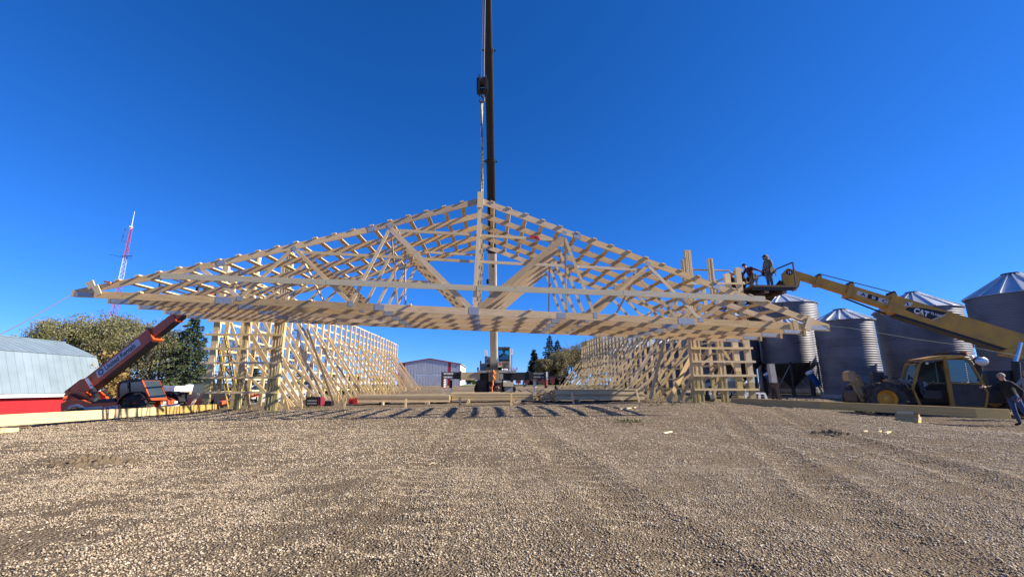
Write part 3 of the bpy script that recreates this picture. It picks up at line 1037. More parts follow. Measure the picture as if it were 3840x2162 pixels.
def shed():
    Y = 84.0
    pk, eR, bR = atY(1612, 1344, Y), atY(1726, 1364, Y), atY(1726, 1448, Y)
    xl, xr = 2 * pk.x - eR.x, eR.x
    zb, ze, zp = bR.z - .2, eR.z, pk.z
    root = thing('shed', 'pale grey steel shed with red trim and red corner stripes at far end', 'shed', (pk.x, Y, zb))
    n = 20
    w = (xr - xl) / n

    def top(x):
        return ze + (zp - ze) * (1 - abs(x - pk.x) / (xr - pk.x))
    zm = zb + (ze - zb) * .52
    for i in range(n):
        a, b = xl + i * w, xl + (i + 1) * w
        mat = M_RED if i in (1, n - 4) or (i == n - 5 and False) else M_SHED
        for z0, za, zb2 in ((zb, zm - .03, zm - .03), (zm, top(a), top(b))):
            mb = MB().prism([(a + .008, Y, z0), (b - .008, Y, z0), (b - .008, Y, zb2), (a + .008, Y, za)], (0, .05, 0))
            for t in (.08, .5):
                x = a + (b - a) * t
                mb.box((x, Y - .04, z0), (x + .09, Y, min(za, zb2)))
            build('siding_panel', mb, mat, root, True)
    L = 17
    for i in range(10):
        a, b = Y + .06 + L * i / 10, Y + .06 + L * (i + 1) / 10
        build('siding_panel', MB().box((xr - .05, a + .01, zb), (xr, b - .01, ze)).box((xr, a + .5, zb), (xr + .03, a + .6, ze)), M_WHITE, root, True)  # sun-facing wall of the grey shed, its sunlight painted in as white
    build('wall', MB().box((xl, Y + .06, zb), (xl + .05, Y + L, ze)), M_SHED, root, True)
    for sx in (-1, 1):
        ex = xl - .25 if sx < 0 else xr + .25
        ez = ze - .25 * (zp - ze) / (xr - pk.x)
        build('roof', MB().prism([(pk.x, Y - .15, zp + .06), (ex, Y - .15, ez + .06), (ex, Y + L, ez + .06), (pk.x, Y + L, zp + .06)], (0, 0, .06)), M_SHED, root, True)
        build('trim', MB().bar((pk.x, Y - .18, zp), (ex, Y - .18, ez), .06, .15), M_TRIM, root, True)
        build('trim', MB().box((xl - .03 if sx < 0 else xr - .12, Y - .07, zb), (xl + .12 if sx < 0 else xr + .03, Y - .045, ze)), M_RED, root, True)


shed()


# ================================================================== grain bins
def bin_(label, ax, ay, D, eave_py, cone_py, base_z, Yc, hopper=None, n=64, rings=7, group='grain bins', ladder=None):
    """ax, ay: photo pixel of the axis at eave height; Yc: distance"""
    e = onplane(ax, eave_py, Vector((0, Yc, 0)), Vector((math.sin(YAW), math.cos(YAW), 0)))
    top = onplane(ax, cone_py, Vector((e.x, e.y, 0)), Vector((math.sin(YAW), math.cos(YAW), 0)))
    r = D / 2
    zb = base_z if hopper is None else hopper
    root = thing('grain_bin', label, 'grain bin', (e.x, e.y, base_z), group=group)
    H = e.z - zb
    pitch = 0.17
    for k in range(rings):
        z0, z1 = zb + H * k / rings, zb + H * (k + 1) / rings
        m = max(2, int(round((z1 - z0) / pitch)))
        prof = []
        for j in range(m * 4 + 1):
            z = z0 + (z1 - z0) * j / (m * 4)
            prof.append((r + .018 * math.sin(j * PI / 2) + (.006 if k % 2 else 0), z))
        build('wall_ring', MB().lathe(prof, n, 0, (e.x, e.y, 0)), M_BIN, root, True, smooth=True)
    ns = 16
    rc, zc = .42, top.z - .14
    for i in range(ns):
        a0, a1 = 2 * PI * i / ns, 2 * PI * (i + 1) / ns
        C = Vector((e.x, e.y, 0))

        def pt(rr, z, a):
            return C + Vector((rr * math.cos(a), rr * math.sin(a), z))
        mb = MB().prism([pt(rc, zc, a0), pt(r + .16, e.z - .03, a0), pt(r + .16, e.z - .03, a1), pt(rc, zc, a1)], (0, 0, -.02))
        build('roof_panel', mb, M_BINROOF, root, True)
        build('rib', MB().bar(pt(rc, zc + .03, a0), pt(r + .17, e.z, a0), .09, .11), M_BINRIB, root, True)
    build('roof_cap', MB().lathe([(.001, top.z + .02), (.5, top.z - .02), (.52, top.z - .10), (.44, top.z - .12), (.43, zc - .05)], 18, 0, (e.x, e.y, 0)), M_RUST, root, True)
    if hopper is not None:
        build('hopper', MB().lathe([(r - .02, hopper), (r - .05, hopper - .12), (.28, hopper - r * .95), (.25, hopper - r * .95 - .2)], 32, 0, (e.x, e.y, 0)), M_DARK, root, True)
        for i in range(8):
            a = 2 * PI * i / 8 + .2
            p = Vector((e.x + r * math.cos(a), e.y + r * math.sin(a), 0))
            build('leg', MB().bar((p.x, p.y, gz(p.x, p.y) - .2), (p.x, p.y, hopper + .1), .14, .14), M_DARK, root, True)
            a2 = 2 * PI * (i + 1) / 8 + .2
            q = Vector((e.x + r * math.cos(a2), e.y + r * math.sin(a2), 0))
            if i % 2 == 0:
                build('cross_brace', MB().tube((p.x, p.y, gz(p.x, p.y) + .1), (q.x, q.y, hopper - .1), .04, n=5), M_GREY, root, True)
    else:
        build('foundation', MB().lathe([(r + .25, zb - .4), (r + .25, zb + .03), (.05, zb + .03)], 32, 0, (e.x, e.y, 0)), M_GREY, root, True)
    if ladder is not None:
        a = ladder
        d = Vector((math.cos(a), math.sin(a), 0))
        t = Vector((-d.y, d.x, 0))
        c = Vector((e.x, e.y, 0)) + d * (r + .12)
        mb = MB()
        for s in (-.2, .2):
            mb.tube(c + t * s + Vector((0, 0, zb + .4)), c + t * s + Vector((0, 0, e.z + .3)), .02, n=4)
        z = zb + .5
        while z < e.z:
            mb.tube(c - t * .2 + Vector((0, 0, z)), c + t * .2 + Vector((0, 0, z)), .015, n=4)
            z += .4
        build('ladder', mb, M_GREY, root, True)
    return root


BA = bin_('grey hopper-bottom grain bin on legs, just past the bracing of the wall frame', 2944, 0, 4.2, 1238, 1186, .5, 40.5, hopper=3.05, rings=5)
BB = bin_('tallest grain bin with pale ribbed cone roof behind the work platform', 2934, 0, 6.3, 1148, 1102, .8, 47, rings=10, ladder=R(-20))
BC = bin_('smaller ground-standing grain bin, its roof clear of the truss tail', 3158, 0, 3.95, 1206, 1158, .35, 35, rings=8)
BD = bin_('grain bin whose cone roof shows above the yellow lifting boom', 3434, 0, 6.1, 1166, 1094, .35, 39, rings=8)
BE = bin_('nearest grain bin, cut by the edge of the picture above the boom root', 3812, 0, 5.1, 1110, 1024, .1, 29.5, rings=8)
BF = bin_('dark hopper grain bin seen through the studs of the bin-side wall', 2745, 0, 4.2, 1195, 1135, .6, 43, hopper=3.2, rings=5)

for ax_, ep_, cp_, D_b, Y_b, lab_ in ((2628, 1268, 1222, 4.6, 47, 'dark grain bin behind the many-ply end post of the bin-side wall'), (2528, 1290, 1250, 4.6, 53, 'dark grain bin behind the first raking braces of the bin-side wall'),
                                      (2432, 1305, 1270, 4.6, 60, 'shaded grain bin behind the middle braces of the bin-side wall'), (2345, 1318, 1288, 4.6, 68, 'furthest grain bin, seen through the far braces')):
    bin_(lab_, ax_, 0, D_b, ep_, cp_, .6, Y_b, rings=4, n=40)


# yard gear under the hopper bins
cab_r = thing('meter_panel', 'grey electric meter cabinet on a rusty double post under the hopper bin', 'meter panel', M=Matrix.Translation(atY(2905, 1490, 28)))
p = atY(2893, 1390, 28)
build('cabinet', MB().bar(p + Vector((0, 0, .45)), p + Vector((.02, 0, -.75)), .36, .28, (0, 1, 0)), M_GREY, cab_r, True)
for dx, w in ((-.02, .12), (.42, .30)):
    q = p + Vector((dx, .18, 0))
    build('post', MB().bar(Vector((q.x, q.y, gz(q.x, q.y) - .2)), q + Vector((-.25 if dx > .1 else 0, 0, .5)), w, .12, (0, 1, 0)), M_RUST, cab_r, True)
for i in range(4):
    q = p + Vector((.05 + i * .12, .05, -.75))
    build('conduit', MB().path([q, q + Vector((.02, 0, -.5)), Vector((q.x + .03, q.y, gz(q.x, q.y) - .05))], .022, 5), M_DARK, cab_r, True)
for label, px, py, Y, s in (('blue electric auger motor under the nearer hopper bin', 3050, 1420, 36, 1.0), ('blue auger motor beside the meter cabinet post', 2884, 1420, 38, .8)):
    r0 = atY(px, py, Y)
    t = thing('auger_motor', label, 'motor', M=Matrix.Translation(r0), group='auger motors under the bins')
    build('housing', MB().tube((-.25 * s, 0, .5 * s), (.35 * s, 0, -.5 * s), .26 * s, n=14), M_BLUE, t)
    build('belt_guard', MB().tube((-.31 * s, -.05, .6 * s), (-.25 * s, -.05, .5 * s), .33 * s, n=14), M_WHITE, t)
    build('auger_tube', MB().tube((.35 * s, 0, -.5 * s), (.9 * s, .1, gz(r0.x, r0.y) - r0.z - .1), .1 * s, n=10), M_GREY, t)
ff = thing('camper_shell', 'white canopy frame with open windows lying behind the bin-side wall corner', 'canopy', M=Matrix.Translation(atY(2835, 1500, 25.5)))
for a, b in (((2795, 1474), (2812, 1474)), ((2812, 1474), (2819, 1503)), ((2848, 1474), (2866, 1474)), ((2848, 1498), (2877, 1501)), ((2866, 1474), (2877, 1501)), ((2848, 1474), (2848, 1500)), ((2812, 1500), (2848, 1500)), ((2795, 1474), (2797, 1500)), ((2812, 1473), (2848, 1473))):
    build('frame_bar', MB().bar(atY(*a, 25.5), atY(*b, 25.5), .10, .09, (0, 1, 0)), M_WHITE, ff, True)
blk = thing('portable_compressor', 'black portable compressor with silver valve by the many-ply end post', 'compressor', M=Matrix.Translation(atY(2662, 1505, 20.6)))
build('tank', MB().tube(atY(2650, 1490, 20.5), atY(2670, 1492, 21.2), .16, n=14), M_BLACK, blk, True)
build('valve', MB().ball(atY(2669, 1490, 20.4), .075, 8), M_CHROME, blk, True)


# ================================================================== radio tower
def tower():
    Y = 62.0
    base, tip = atY(400, 1300, Y), atY(507, 790, Y)
    bx, by = base.x, Y
    z0 = gz(bx, by) - .5
    root = thing('radio_tower', 'tall red and white lattice radio tower rising behind the trees', 'radio tower', (bx, by, z0))

    def zof(py):
        lo, hi = z0, 60
        for _ in range(50):
            m = (lo + hi) / 2
            q = Vector((bx, by, m)) - EYE
            yy = 1081 - F_PX * q.dot(UP) / q.dot(FW)
            lo, hi = (m, hi) if yy > py else (lo, m)
        return lo
    M_TR = paint('faded_tower_red', (0.42, 0.07, 0.09), 0.6)
    M_TW = paint('tower_white', (0.6, 0.63, 0.68), 0.5)
    bands = [(1400, M_TW), (1195, M_TR), (1075, M_TR), (1052, M_TW), (962, M_TR), (855, M_TW), (792, None)]

    def rad(z):
        t = (z - z0) / (zof(855) - z0)
        return .62 * (1 - t) + .15 * t
    zs = z0
    ztop = zof(855)
    seg = 0
    levels = [z0]
    while levels[-1] < ztop - .3:
        levels.append(min(ztop, levels[-1] + 1.25 * max(.55, rad(levels[-1]) * 1.5)))
    bz = [(zof(a), m) for a, m in bands]
    for i in range(len(bz) - 2):
        mb = MB()
        for a, b in zip(levels[:-1], levels[1:]):
            mid = (a + b) / 2
            if not (bz[i][0] - (50 if i == 0 else 0) <= mid < bz[i + 1][0]):
                continue
            for k in range(3):
                g, g2 = 2 * PI * k / 3 + .3, 2 * PI * (k + 1) / 3 + .3
                A = Vector((bx + rad(a) * math.cos(g), by + rad(a) * math.sin(g), a))
                B = Vector((bx + rad(b) * math.cos(g), by + rad(b) * math.sin(g), b))
                A2 = Vector((bx + rad(a) * math.cos(g2), by + rad(a) * math.sin(g2), a))
                B2 = Vector((bx + rad(b) * math.cos(g2), by + rad(b) * math.sin(g2), b))
                mb.tube(A, B, .034, n=5)
                mb.tube(A, B2, .018, n=4)
                mb.tube(B, B2, .016, n=4)
        if mb.v:
            build('lattice_section', mb, bz[i][1], root, True)
    zt = zof(792)
    build('whip_antenna', MB().tube((bx, by, ztop - .2), (bx, by, zt), .06, .025, 6).tube((bx - .1, by, ztop + .1), (bx - .1, by, ztop + .25), .25, n=8), M_WHITE, root, True)
    z1 = zof(905)
    build('side_antenna', MB().path([(bx, by, z1), (bx - .95, by, z1), (bx - .95, by, z1 + .6)], .045, 5).tube((bx - .9, by, z1 + .6), (bx - .85, by, z1 + 2.0), .05, n=5).tube((bx - 1.4, by, z1 + .9), (bx - .3, by, z1 + .7), .025, n=4), M_GREY, root, True)
    z2 = zof(960)
    build('side_antenna', MB().tube((bx - 2.2, by, z2 + .2), (bx + 1.0, by, z2 - .4), .03, n=4).tube((bx - .5, by, z2), (bx + 1.0, by, z2), .06, n=5), M_DARK, root, True)


tower()


# ================================================================== trees
def leaf_mesh(name, pts, nor, size, mat, parent, tone, asp=(1.0, .55), rs=None):
    """many small leaf-clump quads; pts (n,3), size (n,), tone (n,)"""
    rs = rs or np.random
    n = len(pts)
    u = rs.randn(n, 3)
    if nor is not None:
        u = nor + 0.45 * u
    u /= np.linalg.norm(u, axis=1)[:, None] + 1e-9
    w = rs.randn(n, 3)
    v = np.cross(u, w)
    v /= np.linalg.norm(v, axis=1)[:, None] + 1e-9
    a, b = u * (size * asp[0])[:, None], v * (size * asp[1])[:, None]
    co = np.stack([pts - a, pts - b * .9, pts + a, pts + b], 1).reshape(-1, 3)
    I = np.array(WM[parent.name].inverted())
    co = co @ I[:3, :3].T + I[:3, 3]
    me = bpy.data.meshes.new(name)
    me.vertices.add(n * 4)
    me.vertices.foreach_set('co', co.reshape(-1).astype(np.float32))
    me.loops.add(n * 4)
    me.loops.foreach_set('vertex_index', np.arange(n * 4, dtype=np.int32))
    me.polygons.add(n)
    me.polygons.foreach_set('loop_start', np.arange(n, dtype=np.int32) * 4)
    me.update()
    me.validate()
    at = me.attributes.new('tone', 'FLOAT', 'POINT')
    at.data.foreach_set('value', np.repeat(tone, 4).astype(np.float32))
    me.materials.append(mat)
    o = bpy.data.objects.new(name, me)
    COL.objects.link(o)
    o.parent = parent
    return o


def grow(p, d, L, r, depth, out, tips, rs, spread=.6, up=.25, kids=(2, 4), bend=.25, zmax=1e9, cen=None, rmax=1e9):
    pts = [p]
    n = 3
    dd = d.copy()
    for i in range(n):
        dd = (dd + Vector(rs.randn(3)) * bend * .4 + Vector((0, 0, up * .25))).normalized()
        if pts[-1].z > zmax:
            dd = Vector((dd.x, dd.y, min(dd.z, -.15))).normalized()
        pts.append(pts[-1] + dd * (L / n))
    rads = [r * (1 - .45 * i / n) for i in range(n + 1)]
    out.path(pts, rads, 5 if r > .04 else 3)
    tips.append((pts[-1], depth))
    if pts[-1].z > zmax or (cen is not None and math.hypot(pts[-1].x - cen.x, pts[-1].y - cen.y) > rmax):
        return
    if depth == 0:
        tips.append((pts[1], depth))
        tips.append((pts[2], depth))
        return
    for _ in range(rs.randint(kids[0], kids[1] + 1)):
        i = rs.randint(1, n + 1)
        q = Vector(rs.randn(3)) * spread
        nd_ = (dd + q + Vector((0, 0, up))).normalized()
        grow(pts[i], nd_, L * (.62 + .25 * rs.rand()), r * .55, depth - 1, out, tips, rs, spread, up, kids, bend, zmax, cen, rmax)


def broadleaf(label, x, y, H, rad, seed, leaf=L_OLIVE, n=5200, size=(.10, .26), bark=M_BARK, bare=0.0, group=None, trunk=.28, name='tree', depth=3, lean=0.0):
    rs = np.random.RandomState(seed)
    z = gz(x, y) - .2
    root = thing(name, label, 'tree', (x, y, z), group=group)
    mb, tips = MB(), []
    th = H * trunk
    base = Vector((x, y, z))
    top = base + Vector((lean, 0, th))
    mb.path([base, base + Vector((lean * .4, .05, th * .5)), top], [H * .030, H * .025, H * .021], 7)
    nl = 7
    for i in range(nl):
        a = 2 * PI * i / nl + rs.rand()
        o = .35 + rs.rand() * .9
        d = Vector((math.cos(a) * o, math.sin(a) * o, 1)).normalized()
        hor = math.hypot(d.x, d.y)
        L = min(rad * .62 / max(hor, .2), (H - th) * .62 / d.z)
        grow(top - Vector((0, 0, th * .25 * rs.rand())), d, L, H * .013, depth, mb, tips, rs, zmax=z + H * .93, cen=base, rmax=rad * .92)
    build('trunk', mb, bark, root, True)
    if n:
        T = np.array([list(t[0]) for t in tips if t[1] <= 1])
        keep = rs.rand(len(T)) > bare
        T = T[keep] if keep.sum() > 10 else T
        # foliage hangs in clumps around the twigs; clumps differ in tone and density
        ci = rs.randint(0, len(T), n)
        ctone = rs.rand(len(T))
        P = T[ci] + rs.randn(n, 3) * np.array([.36, .36, .28]) * (H / 9)
        P[:, 2] = np.maximum(P[:, 2], z + th * .5)
        c0 = np.array([x, y, z + th + (H - th) * .45])
        q = (P - c0) / np.array([rad * 1.12, rad * 1.12, (H - th) * .62])
        m = (q ** 2).sum(1) < 1.15
        P, ci = P[m], ci[m]
        s = size[0] + (size[1] - size[0]) * rs.rand(len(P))
        leaf_mesh('crown', P, None, s, leaf, root, np.clip(ctone[ci] * .75 + rs.rand(len(P)) * .3, 0, 1), rs=rs)
    return root


def spruce(label, x, y, H, rad, seed, leaf=L_SPRUCE, n_tier=26, group=None, lowest=.06, size=(.20, .42), dens=1.0):
    rs = np.random.RandomState(seed)
    z = gz(x, y) - .2
    root = thing('spruce_tree', label, 'tree', (x, y, z), group=group)
    mb = MB().path([(x, y, z), (x, y, z + H * .5), (x, y, z + H)], [H * .022, H * .013, .02], 7)
    P, D, S, T = [], [], [], []
    for i in range(n_tier):
        t = lowest + (1 - lowest) * (i / n_tier) ** 1.02
        zz = z + H * t
        rr = rad * (1 - t) ** .82 * (.82 + .36 * rs.rand()) + .08
        nb = int(5 + 9 * (1 - t))
        for k in range(nb):
            a = 2 * PI * (k + rs.rand() * .8) / nb + i
            L = rr * (.68 + .5 * rs.rand())
            d = Vector((math.cos(a), math.sin(a), 0))
            droop = -.10 - .22 * (1 - t)
            p0 = Vector((x, y, zz))
            pe = p0 + d * L + Vector((0, 0, L * droop + .14 * L))
            mb.path([p0, p0 + d * (L * .5) + Vector((0, 0, L * droop * .7)), pe], [.03, .022, .008], 3)
            m = int((6 + 22 * L / rad * (1 - t * .3)) * dens)
            ton = rs.rand() * .6
            for _ in range(m):
                s = .22 + .8 * rs.rand() ** .75
                q = p0 + d * (L * s) + Vector((0, 0, L * s * droop)) + Vector((-d.y, d.x, 0)) * ((rs.rand() - .5) * .75 * L * (1.15 - s) + .05) + Vector((0, 0, (rs.rand() - .62) * .22))
                P.append(q)
                D.append(d + Vector((0, 0, -.25)))
                S.append(size[0] + (size[1] - size[0]) * rs.rand())
                T.append(min(1, ton + .35 * rs.rand() + .12 * s))
    for _ in range(26):
        P.append(Vector((x, y, z + H - .55 * rs.rand())))
        D.append(Vector((rs.randn() * .4, rs.randn() * .4, 1)))
        S.append(size[0] * .8)
        T.append(.6)
    build('trunk', mb, M_BARK, root, True)
    leaf_mesh('needles', np.array([list(p) for p in P]), np.array([list(d) for d in D]), np.array(S), leaf, root, np.array(T), (1.0, .34), rs)
    return root


def at_tree(px, Y):
    p = atY(px, 1450, Y)
    return p.x, p.y


def tree_H(px, py, Y):
    p = atY(px, py, Y)
    return p.z - gz(p.x, p.y) + .2


GT = 'olive autumn trees behind the barn'
for px, py, Y, rad, seed, lab, lf, n in (
        (95, 1262, 47, 3.0, 31, 'low olive tree at the outer end of the row, over the barn ridge', L_OLIVE, 9000),
        (215, 1200, 49, 4.0, 32, 'tall olive tree directly above the barn roof end', L_OLIVE, 16000),
        (385, 1182, 51, 4.6, 33, 'tallest olive tree in front of the radio tower base', L_OLIVE, 19000),
        (530, 1208, 49, 3.6, 34, 'thinning olive tree behind the orange boom lettering', L_OLIVE, 9000)):
    x, y = at_tree(px, Y)
    broadleaf(lab, x, y, tree_H(px, py, Y), rad, seed, lf, int(n * 1.5), (.05, .125), group=GT, trunk=.24)
x, y = at_tree(392, 40)
broadleaf('small yellow-leaved tree behind the barn corner and orange boom', x, y, tree_H(392, 1318, 40), 2.0, 35, L_YELLOW, 2600, (.08, .19), trunk=.15)
x, y = at_tree(600, 43)
broadleaf('bare grey shrubby tree between orange boom and spruce', x, y, tree_H(600, 1235, 43), 3.4, 36, L_OLIVE, 7000, (.05, .12), trunk=.18, bare=.2)
x, y = at_tree(690, 42)
spruce('large dark green spruce beside the timber wall corner', x, y, tree_H(690, 1168, 42), 3.4, 37, L_SPRUCE, 34, dens=3.4, size=(.10, .20))
GB = 'bare leafless trees behind the wall studs'
for px, py, Y, rad, seed, lab in ((880, 1225, 62, 3.4, 41, 'leafless tree behind the ladder, between the wall studs'), (1005, 1190, 66, 4.2, 42, 'tallest leafless tree behind the many-ply end post'),
                                  (1130, 1230, 70, 4.0, 43, 'leafless tree behind the middle studs of the ladder wall'), (1235, 1290, 78, 3.6, 44, 'small leafless tree behind the far studs of the ladder wall')):
    x, y = at_tree(px, Y)
    broadleaf(lab, x, y, tree_H(px, py, Y), rad, seed, L_BARE, 650, (.08, .16), M_TWIG, group=GB, trunk=.2, depth=4)
x, y = at_tree(945, 95)
spruce('small distant spruce seen between the ladder-wall studs', x, y, tree_H(945, 1335, 95), 1.8, 45, L_DKSPRUCE, 16)
GS = 'dark spruces beyond the crane'
for px, py, Y, rad, seed, lab in ((2064, 1254, 96, 2.9, 51, 'taller dark spruce right of the crane, above the bare bushes'), (2094, 1272, 99, 2.6, 53, 'dark spruce close behind the tallest one beyond the crane'), (2004, 1308, 94, 2.3, 52, 'shorter dark spruce at the crane side of the group')):
    x, y = at_tree(px, Y)
    spruce(lab, x, y, tree_H(px, py, Y), rad, seed, L_DKSPRUCE, 24, GS, .02, (.2, .42), 1.5)
GH = 'bare brown trees beyond the crane'
for i, (px, py, Y, rad, seed) in enumerate(((2052, 1345, 90, 2.8, 61), (2098, 1322, 92, 3.4, 62), (2140, 1305, 95, 3.6, 63), (2184, 1288, 97, 3.8, 64), (2235, 1262, 99, 4.2, 65), (2300, 1250, 98, 4.6, 66), (2395, 1190, 92, 4.6, 67))):
    x, y = at_tree(px, Y)
    lab = ('round bare bush in front of the dark spruces', 'brown half-bare tree just right of the dark spruces', 'brown half-bare tree mid-way along the bare row', 'pale bare tree beside the far wall end',
           'bare tree behind the far studs of the bin-side wall', 'wide bare tree behind the raking braces of the bin-side wall', 'tall bare treetop showing over the bin-side wall')[i]
    broadleaf(lab, x, y, tree_H(px, py, Y), rad, seed, L_BARE, 7500, (.09, .20), M_TWIG, group=GH, trunk=.16, depth=3)
for px, py, Y, rad, seed, lab in ((3630, 1108, 60, 1.8, 71, 'green treetop between the two nearest grain bins'),):
    x, y = at_tree(px, Y)
    broadleaf(lab, x, y, tree_H(px, py, Y), rad, seed, L_GREEN, 2600, (.12, .26), group=None, trunk=.4)
GHG = 'low green bushes along the far edge of the yard'
for i, (px, py, Y) in enumerate(((1762, 1424, 110), (1785, 1430, 112), (1000, 1405, 80), (1120, 1410, 85), (1230, 1402, 88), (1330, 1408, 92), (1420, 1412, 96))):
    x, y = at_tree(px, Y)
    lab = ('low green bush beside the grey shed wall', 'low green bush nearest the crane wheels', 'scrubby bush behind the white pickup', 'scrubby bush behind the many braces', 'taller scrub bush behind the middle braces', 'scrub bush behind the far braces', 'scrub bush at the far end of the ladder wall')[i]
    broadleaf(lab, x, y, tree_H(px, py, Y), 2.6, 80 + i, L_GREEN if i < 2 else L_BARE, 1500, (.15, .32), M_TWIG, group=GHG, trunk=.1, name='bush', depth=2)


# ================================================================== helpers for machines and yard things
def on_ground(px, py):
    d = ray(px, py)
    t = 2.0 / d.length
    for _ in range(4000):
        p = EYE + d * t
        if p.z <= gz(p.x, p.y):
            return p
        t *= 1.0025
    return p


def px_of(p):
    q = Vector(p) - EYE
    dd = q.dot(FW)
    return 1920 + F_PX * q.dot(RT) / dd, 1081 - F_PX * q.dot(UP) / dd


def wheel(parent, c, r, w, rim_mat, face=-1, hub=.5, turn=0.0, lugs=18):
    """tyre with lugs + rim; axle along local y"""
    c = Vector(c)
    mb = MB()
    prof = [(r * hub, -w * .40), (r * .62, -w * .5), (r * .86, -w * .5), (r * .95, -w * .40), (r * .955, 0), (r * .95, w * .40), (r * .86, w * .5), (r * .62, w * .5), (r * hub, w * .40)]
    mb.lathe(prof, 30, 0, (0, 0, 0), 'y')
    for i in range(lugs):
        a = 2 * PI * i / lugs
        for s in (-1, 1):
            a2 = a + (PI / lugs if s > 0 else 0)
            d = Vector((math.cos(a2), 0, math.sin(a2)))
            t = Vector((-d.z, 0, d.x))
            p = d * (r * .965) + Vector((0, s * w * .02, 0)) + t * (-.10 * r)
            q = d * (r * .955) + Vector((0, s * w * .49, 0)) + t * (.06 * r)
            mb.bar(p, q, r * .15, r * .09, d)
    T = Matrix.Translation(c) @ Matrix.Rotation(turn, 4, 'Z')
    mb.xf(T)
    wobj = build('wheel', mb, M_RUBBER, parent)
    rm = MB()
    pr = [(.001, face * w * .18), (r * .16, face * w * .18), (r * .17, face * w * .08), (r * .34, face * w * .05), (r * .40, face * w * .24), (r * .50, face * w * .41), (r * (hub + .03), face * w * .40), (r * hub, -face * w * .38), (r * .2, -face * w * .3), (.001, -face * w * .3)]
    rm.lathe(pr, 26, 0, (0, 0, 0), 'y')
    for i in range(10):
        a = 2 * PI * i / 10
        p = Vector((math.cos(a) * r * .25, face * w * .06, math.sin(a) * r * .25))
        rm.tube(p, p + Vector((0, face * .035, 0)), .018, n=6)
    rm.xf(T)
    build('rim', rm, rim_mat, wobj)
    return wobj


def rbox(lo, hi, e=.03):
    """box with bevelled vertical-plane corners (chamfered profile in xz, pushed along y)"""
    (x0, y0, z0), (x1, y1, z1) = lo, hi
    pr = [(x0 + e, z0), (x1 - e, z0), (x1, z0 + e), (x1, z1 - e), (x1 - e, z1), (x0 + e, z1), (x0, z1 - e), (x0, z0 + e)]
    return MB().prism([(x, y0, z) for x, z in pr], (0, y1 - y0, 0))


# ================================================================== orange telehandler
ROT_O = R(-10)
wc = atY(511, 1531, 22.6)
Ro = Matrix.Rotation(ROT_O, 4, 'Z')
zo = wc.z - .67
root_o = Vector((wc.x, wc.y, zo)) - Ro @ Vector((1.65, -.95, 0))
ot = thing('telehandler', 'orange telehandler with long raised boom lettered United Rentals beside the red barn', 'telehandler', M=Matrix.Translation(root_o) @ Ro)


def OL(px, py, yl):
    """photo pixel -> local point on the machine's lengthwise plane y = yl"""
    n = Ro @ Vector((0, 1, 0))
    return WM[ot.name].inverted() @ onplane(px, py, root_o + n * yl, n)


for x, wz in ((1.65, .67), (-1.75, .02)):
    for y in (-.95, .95):
        wheel(ot, (x, y, wz), .67, .46, M_DARK, -1 if y < 0 else 1, turn=R(6) if x > 0 else 0)
build('chassis', rbox((-2.55, -.5, .62), (2.1, .5, 1.02), .06).add(rbox((-2.3, -.75, .45), (1.2, .75, .72), .05)), M_ORANGE, ot)
# side panel with sloping top, near side
a = OL(228, 1543, -.78)
pts = [OL(228, 1548, -.78), OL(228, 1512, -.78), OL(260, 1497, -.78), OL(305, 1498, -.78), OL(345, 1512, -.78), OL(475, 1503, -.78), OL(490, 1548, -.78)]
build('side_panel', MB().prism(pts, (0, .16, 0)), M_ORANGE, ot)
build('stripe_decal', MB().prism([OL(248, 1530, -.79), OL(262, 1519, -.79), OL(290, 1514, -.79), OL(320, 1527, -.79), OL(384, 1522, -.79), OL(384, 1529, -.79), OL(318, 1534, -.79), OL(288, 1521, -.79), OL(266, 1526, -.79)], (0, .008, 0)), M_DECAL, ot)
build('stripe_decal', MB().prism([OL(300, 1539, -.787), OL(384, 1530, -.787), OL(384, 1534, -.787), OL(306, 1543, -.787)], (0, .006, 0)), M_BLACK, ot)
dp = [OL(391, 1526, -.795), OL(441, 1519, -.795), OL(441, 1538, -.795), OL(393, 1545, -.795)]
sgn_ = build('company_sticker', MB().prism(dp, (0, .012, 0)), M_DECAL, ot)
build('logo', MB().lathe([(.001, 0), (.10, 0), (.10, .004)], 20, 0, tuple(OL(402, 1533, -.80)), 'y'), M_PRINTBL, ot)
Mo = WM[ot.name]
for tx, px, py in (('United', 412, 1530), ('Rentals', 412, 1538)):
    p = Mo @ OL(px, py, -.802)
    lettering('sticker_lettering', tx, .115, M_PRINTBL, ot, frame_of(p, Ro @ Vector((1, 0, .04)), (0, 0, 1)), bold=.003)
# rear tower and boom pivot
pts = [OL(243, 1511, -.45), OL(250, 1478, -.45), OL(268, 1466, -.45), OL(315, 1468, -.45), OL(335, 1490, -.45), OL(345, 1512, -.45)]
build('boom_tower', MB().prism(pts, (0, .16, 0)).add(MB().prism([p + Vector((0, .8, 0)) for p in pts], (0, .16, 0))), M_ORANGE, ot)
build('pivot_pin', MB().tube(OL(253, 1494, -.52), OL(253, 1494, -.4), .17, n=16).tube(OL(330, 1495, -.4), OL(318, 1478, -.1), .11, n=10), M_ORANGE, ot)
build('hose_bundle', MB().path([OL(262, 1478, -.5), OL(290, 1490, -.5), OL(310, 1500, -.48), OL(352, 1508, -.4)], .035, 6).path([OL(268, 1474, -.5), OL(300, 1486, -.52), OL(322, 1497, -.5)], .03, 6).path([OL(258, 1468, -.46), OL(263, 1452, -.46), OL(275, 1446, -.4)], .02, 5), M_BLACK, ot)
